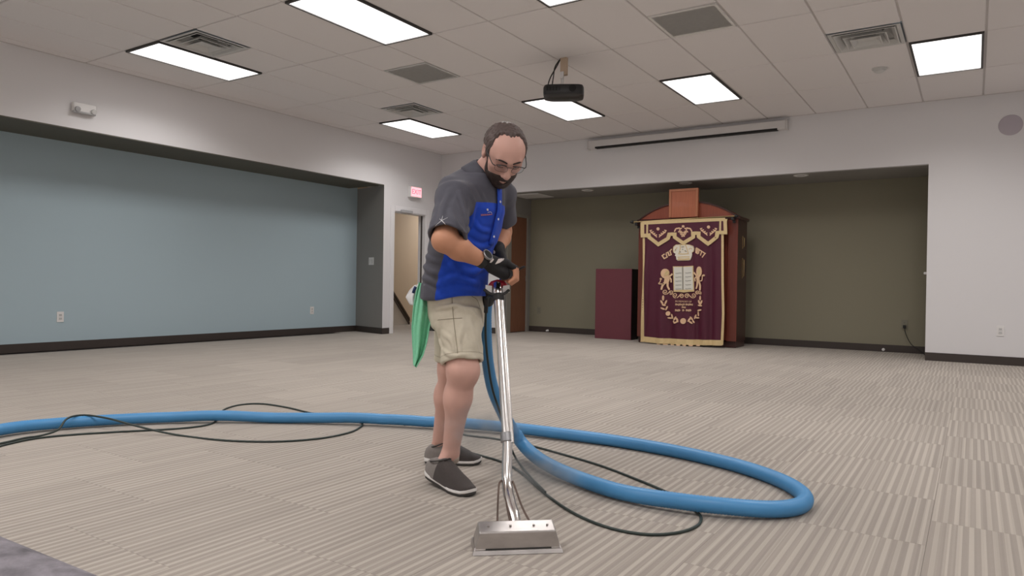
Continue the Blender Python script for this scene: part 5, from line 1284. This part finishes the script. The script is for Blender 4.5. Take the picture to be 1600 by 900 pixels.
# placket down the chest
def front(z, l, off=.004):
    x, y, a, b = [float(q) for q in tor.par(np.array([z]))]; return np.array([x, y, z])+TF[:3]*np.array([1, 1, 0])*(b*math.sqrt(max(.05, 1-(l/a)**2))+off)+TL*l
zP = np.linspace(NB[2]-.035, zchest-.16, 14)
V = []; F = []
for z in zP:
    for l in (-.017, 0, .017): V.append(front(z, l, .0085))
for i in range(len(zP)-1):
    for j in range(2): a = i*3+j; F.append((a, a+1, a+4, a+3))
plk = MB().add(V, F).build('placket', M['blue_cloth'], so, True); sm = plk.modifiers.new('thick', 'SOLIDIFY'); sm.thickness = .004; sm.offset = 0
for z in (zP[3], zP[7], zP[11]): MB().disc(front(z, 0, .0105), TF, .005, .002, 12).build('button', M['logo_white'], plk)
# throat: white undershirt wedge
MB().lathe(NB+cfx*.028-cax*.012, nrmv(cax*.5+cfx*.85), [(.040, -.02), (.040, .012), (.030, .024), (.01, .028)], 20).build('undershirt', M['undershirt'], man, True)

# --- shorts
M['shorts'] = attr_mix('khaki_twill', 'seam', S(203, 195, 176), S(166, 157, 138), .85, .08, 60)
prow = [tr(447, 710, 3.02, .150, .112), tr(470, 711, 3.03, .155, .113), tr(490, 714, 3.03, .158, .115), tr(512, 716, 3.03, .150, .108)]
pel = LZ(prow, PL, PF, .03, .012)
hmR, hmL = J(722.5, 567, 2.895), J(707, 562, 3.145)
sleg = [FC(J(717, 488, 2.955), hmR, .090, .0865, .045, .005), FC(J(709, 488, 3.105), hmL, .086, .080, .045, .005)]
wr1 = waves(21, 8, .04, .11, UP*.6+PL*.3); wr2 = waves(22, 8, .03, .07)
def shorts_disp(p): return shorts_folds(p)+.005*sft2(p)
dR = nrmv(hmR-J(717, 488, 2.955)); dL = nrmv(hmL-J(709, 488, 3.105))
shorts = Solid([pel]+sleg, [FC(hmR-dR*.05, hmR+dR*.05, .072, .074, .004, .002), FC(hmL-dL*.05, hmL+dL*.05, .066, .068, .004, .002)], None, shorts_disp)
sft2 = soft(6, 6, .05, .13)
shorts_folds = fold_field(shorts, [([(680, 481), (700, 479), (722, 474)], .006, .009), ([(690, 520), (705, 532), (712, 556)], .006, .009), ([(722, 512), (717, 535), (722, 562)], .007, .009), ([(735, 498), (742, 530), (750, 556)], .006, .011), ([(690, 546), (706, 556), (736, 552)], .006, .008), ([(700, 464), (712, 470), (732, 468)], .005, .008), ([(682, 508), (686, 530), (690, 556)], .006, .010), ([(726, 484), (738, 488), (750, 500)], .005, .009)])
def seam(V):
    tR = (V-hmR)@(-dR); dd = np.minimum.reduce([q.d(V) for q in (sleg[0],)]); dd2 = sleg[1].d(V); t_ = np.where(dd < dd2, tR, (V-hmL)@(-dL))
    return .0022-np.abs(t_-.028)
sho, PV, PFc = make('shorts', shorts, np.minimum(hmR, hmL)-np.array([.25, .25, .05]), np.maximum(hmR, hmL)+np.array([.25, .25, .40]), .0042, M['shorts'], man, {'seam': seam}, 1)
PB = bvh(PV, PFc)
M['seam'] = mat('khaki_seam', S(140, 132, 112), .85)
for P in ([(706, 458), (707, 480), (710, 510), (714, 540), (716, 562)], [(737, 463), (745, 468), (750, 480)], [(684, 500), (705, 498), (722, 497)]): strip(PB, P, .0014, 'stitched_seam', M['seam'], sho, .0002)

# --- socks and shoes
M['sock'] = mat('pale_sock', S(206, 190, 176), .9, bump=(300, .3, .001))
for AN, KN in ((ANR, KNR), (ANL, KNL)):
    up = nrmv(KN-AN); MB().tube([AN-up*.03, AN-up*.005, AN+up*.012, AN+up*.022], [.0395, .0385, .0370, .0365], 20).build('sock', M['sock'], man, True)
M['knit'] = attr_mix('shoe_knit', 'heel', S(70, 64, 62), S(128, 122, 118), .85, .12, 90, (260, .5, .0015)); M['midsole'] = mat('white_midsole', (.78, .76, .74), .55); M['outsole'] = mat('dark_outsole', S(60, 58, 56), .7)
M['lace'] = mat('shoe_trim', S(38, 34, 34), .7)
def shoe(heel, toe, raise_h, name):
    hp_ = np.array([heel[0], heel[1], 0]); tp_ = np.array([toe[0], toe[1], 0]); L = np.linalg.norm(tp_-hp_); dx = (tp_-hp_)/L; dy = np.cross(UP, dx)
    def bend(t): return raise_h*max(0, (.64-t)/.64)**1.15+.010*max(0, (t-.84)/.16)**2
    def P(t, y, z): return hp_+dx*(t*L)+dy*y+UP*(z+bend(t))
    st = [(0.0, .016, .052), (.025, .027, .070), (.08, .034, .084), (.16, .039, .096), (.26, .041, .100), (.36, .042, .112), (.44, .043, .113), (.54, .045, .102), (.66, .047, .082), (.78, .046, .065), (.88, .040, .047), (.95, .029, .039), (.99, .014, .030)]
    zs = .024; rings = []
    for t, w, h in st:
        ring = []
        for i in range(18):
            a = math.pi*i/17; c_ = math.cos(a); s_ = math.sin(a)
            ring.append(P(t, w*math.copysign(abs(c_)**.75, c_), zs-.004+(h-zs)*abs(s_)**.85))
        rings.append(ring)
    up = MB().loft(rings).build(name, M['knit'], man, True, 70)
    at = up.data.attributes.new('heel', 'FLOAT', 'POINT')
    co_ = np.array([v.co for v in up.data.vertices]); at.data.foreach_set('value', (.30-((co_-hp_)@dx)/L-.9*(.06-(co_[:, 2]))).astype(np.float32))
    so_ = [(0.0, .017), (.02, .028), (.07, .037), (.16, .041), (.28, .040), (.42, .040), (.54, .044), (.66, .050), (.78, .050), (.88, .044), (.95, .033), (.99, .019), (1.01, .006)]
    def solepart(z0, z1, ex, nm, m):
        rr = []
        for t, w in so_:
            w = w+ex; tt = t if ex >= 0 else .01+.98*t
            hh = z1+(.005*max(0, 1-t/.3) if nm == 'midsole' else 0)
            rr.append([P(tt, -w, z0+.003), P(tt, -w*.93, z0), P(tt, w*.93, z0), P(tt, w, z0+.003), P(tt, w*1.01, (z0+hh)/2), P(tt, w*.97, hh), P(tt, -w*.97, hh), P(tt, -w*1.01, (z0+hh)/2)])
        return MB().loft(rr).build(nm, m, up, True, 50)
    solepart(.010, .0225, .0, 'midsole', M['midsole']); solepart(.0, .0115, -.0015, 'outsole', M['outsole'])
    col = [P(.26+.160*math.cos(a), .036*math.sin(a), .091+.018*math.cos(a)) for a in np.linspace(0, 2*math.pi, 28)]
    MB().tube(col, .0034, 8).build('shoe_collar', M['outsole'], up, True)
    MB().tube(spline([P(.43, -.018, .108), P(.47, 0, .116), P(.43, .018, .108)], 5), .003, 8).build('tongue_loop', M['lace'], up, True)
    return up
shoe(heelR, toeR, heelR[2], 'shoe'); shoe(heelL, toeL, .003, 'shoe')

# --- gloves and watch
M['glove'] = mat('black_glove', S(20, 19, 22), .7, noise=(80, .3, 4), bump=(200, .4, .002)); M['glove_patch'] = mat('glove_patch', S(214, 204, 200), .7)
def glove(h_, W, El, nm):
    palm, prox, tips, th = h_; back = nrmv(El-W)
    infl = [RC(q.a, q.b, q.ra+.0030, q.rb+.0030, .010) for q in palm]+[RC(q.a, q.a+(q.b-q.a)*.93, q.ra+.0026, q.rb+.0026, .005) for q in prox]+[RC(th[0].a, th[0].b, th[0].ra+.0028, th[0].rb+.0026, .008)]
    infl.append(RC(W-back*.012, W+back*.012, .0300, .0300, .012))
    s = Solid(infl); A = np.array([q for p in infl for q in (p.a, p.b)])
    return make(nm, s, A.min(0)-.05, A.max(0)+.05, .0028, M['glove'], man, None, 1)
g1, GV, GF = glove(pr, WRR+(J(792, 411, 2.815)-WRR)*.20, ELR, 'glove'); g2, GV2, GF2 = glove(plh, WRL, ELL, 'glove')
GB = bvh(GV, GF); GB2 = bvh(GV2, GF2)
def K11(x, y): return (720+x/7.5, 360+y/7.5)
decal(GB, [K11(400, 395), K11(425, 360), (778.5, 404.8), (787.5, 403.8), (787, 406.5), (781, 410.5), (774.5, 413)], 'knuckle_patch', M['glove_patch'], g1)
decal(GB, [K11(335, 375), K11(350, 345), K11(375, 330), K11(385, 345), K11(365, 370), K11(350, 380)], 'cuff_patch', M['glove_patch'], g1)
decal(GB2, [K11(368, 265), K11(375, 235), K11(392, 232), K11(408, 255), K11(400, 275)], 'cuff_patch', M['glove_patch'], g2)
ad = nrmv(WRR-ELR); wc = ELR+(WRR-ELR)*.955
wt = MB().lathe(wc-ad*.014, ad, [(.0285, 0), (.0320, .002), (.0320, .026), (.0285, .028)], 28).build('watch', M['black_rubber'], man, True, 40)
wn = nrmv(np.cross(ad, np.cross(D3(-.1, -.80, .62), ad))); wcen = wc+wn*.0305
MB().lathe(wcen, wn, [(.0215, 0), (.0240, .003), (.0240, .009), (.0215, .011), (.0190, .0100)], 32).build('bezel', M['chrome_dull'], wt, True, 40)
MB().lathe(wcen, wn, [(.0189, .0), (.0189, .0106), (.0001, .0110)], 32).build('dial', M['vent_dark'], wt, True, 40)

# --- towel and white cloth tucked in at the back of the waist
M['green'] = mat('green_microfibre', S(132, 210, 170), .95, noise=(120, .14, 4), bump=(320, .5, .002)); M['white_cloth'] = mat('white_cloth', (.74, .74, .74), .9, noise=(40, .05, 3), bump=(200, .3, .001)); M['navy'] = mat('navy_edge', S(36, 48, 92), .8)
def cloth_sheet(name, Lp, Rp, dep, m, nu, nv, amp, fr, label, cat, thick=.004, ph=0):
    Lp, Rp = np.array(Lp, float), np.array(Rp, float); V = []; F = []; tl = np.linspace(0, 1, len(Lp)); trr = np.linspace(0, 1, len(Rp))
    for j in range(nv+1):
        t_ = j/nv; a = [np.interp(t_, tl, Lp[:, k]) for k in (0, 1)]; b = [np.interp(t_, trr, Rp[:, k]) for k in (0, 1)]
        for i in range(nu+1):
            s_ = i/nu; d_ = np.interp(t_, np.linspace(0, 1, len(dep)), dep)+amp*(.35+.65*t_)*math.sin(s_*fr+ph+1.3*t_)+amp*.35*math.sin(s_*fr*2.3+2*t_)
            V.append(J(a[0]+(b[0]-a[0])*s_, a[1]+(b[1]-a[1])*s_, d_))
    for j in range(nv):
        for i in range(nu): q = j*(nu+1)+i; F.append((q, q+1, q+nu+2, q+nu+1))
    mbx = MB().add(V, F); o = mbx.build(name, m, None, True); sm = o.modifiers.new('thick', 'SOLIDIFY'); sm.thickness = thick; sm.offset = 0
    return tag(o, label, cat) if label else o
cloth_sheet('towel', [(655, 441), (650, 458), (646, 480), (643.5, 510), (644.5, 540), (645.5, 560), (646.5, 571)], [(668, 448), (674, 470), (675, 490), (671, 512), (667, 535), (661, 555), (650, 574)], [2.99, 2.96, 2.955, 2.95], M['green'], 26, 44, .020, 9.5, 'green microfibre towel tucked in the back of the khaki shorts', 'towel')
wc_ = thing('white_rag', 'white cloth with navy edge hanging behind the green towel', 'cloth', tuple(J(642, 462, 3.02)))
o = cloth_sheet('cloth', [(648, 446), (640, 454), (633.5, 464), (641, 476)], [(656, 444), (654, 455), (652, 465), (650, 478)], [3.03, 3.02, 3.015], M['white_cloth'], 12, 16, .010, 7, None, None); o.parent = wc_; o.matrix_parent_inverse = Matrix.Translation(wc_.location).inverted()
MB().tube([J(649.5, 448, 3.0), J(647, 453, 3.0), J(645.5, 458, 3.0)], .006, 8).build('navy_edge', M['navy'], wc_, True)
o = cloth_sheet('lower_corner', [(668, 470), (672, 495), (674, 506)], [(676, 470), (678.5, 495), (679, 508)], [3.06, 3.05, 3.04], M['white_cloth'], 6, 12, .006, 5, None, None); o.parent = wc_; o.matrix_parent_inverse = Matrix.Translation(wc_.location).inverted()
MB().bevbox(J(674, 514, 3.04)-.008, J(678, 509, 3.04)+.008, .002).build('dark_tip', M['black_plastic'], wc_)

# ================================================================== STEAM rising round the wand
def steam_mat():
    m = bpy.data.materials.new('steam'); m.use_nodes = True; nt = m.node_tree; nt.nodes.clear(); N = nt.nodes; Lk = nt.links
    o = N.new('ShaderNodeOutputMaterial'); v = N.new('ShaderNodeVolumeScatter'); v.inputs['Color'].default_value = (.98, .98, 1, 1); v.inputs['Anisotropy'].default_value = .2
    tc = N.new('ShaderNodeTexCoord'); ln = N.new('ShaderNodeVectorMath'); ln.operation = 'LENGTH'; Lk.new(tc.outputs['Object'], ln.inputs[0])
    fo = N.new('ShaderNodeMapRange'); fo.inputs[1].default_value = 1.0; fo.inputs[2].default_value = .15; fo.interpolation_type = 'SMOOTHSTEP'; Lk.new(ln.outputs['Value'], fo.inputs[0])
    n = N.new('ShaderNodeTexNoise'); n.inputs['Scale'].default_value = 2.6; n.inputs['Detail'].default_value = 3; Lk.new(tc.outputs['Object'], n.inputs['Vector'])
    nr = N.new('ShaderNodeMapRange'); nr.inputs[1].default_value = .36; nr.inputs[2].default_value = .66; Lk.new(n.outputs['Fac'], nr.inputs[0])
    mu = N.new('ShaderNodeMath'); mu.operation = 'MULTIPLY'; Lk.new(fo.outputs[0], mu.inputs[0]); Lk.new(nr.outputs[0], mu.inputs[1])
    m2 = N.new('ShaderNodeMath'); m2.operation = 'MULTIPLY'; Lk.new(mu.outputs[0], m2.inputs[0]); m2.inputs[1].default_value = 9.0
    Lk.new(m2.outputs[0], v.inputs['Density']); Lk.new(v.outputs[0], o.inputs['Volume']); return m
M['steam'] = steam_mat()
for c, sc, lab in ((J(752, 672, 2.70), (.20, .15, .13), 'thin white steam drifting between the legs and the wand tube'), (J(842, 742, 2.72), (.22, .15, .11), 'faint white steam drifting over the hose loop beside the wand')):
    prof = [(max(.001, math.sin(math.pi*i/12)), -math.cos(math.pi*i/12)) for i in range(13)]
    o = MB().lathe((0, 0, 0), (0, 0, 1), prof, 20).build('steam', M['steam'], None, True); o.location = c; o.scale = sc; o.rotation_euler.z = CYAW
    tag(o, lab, 'steam', None, 'stuff')
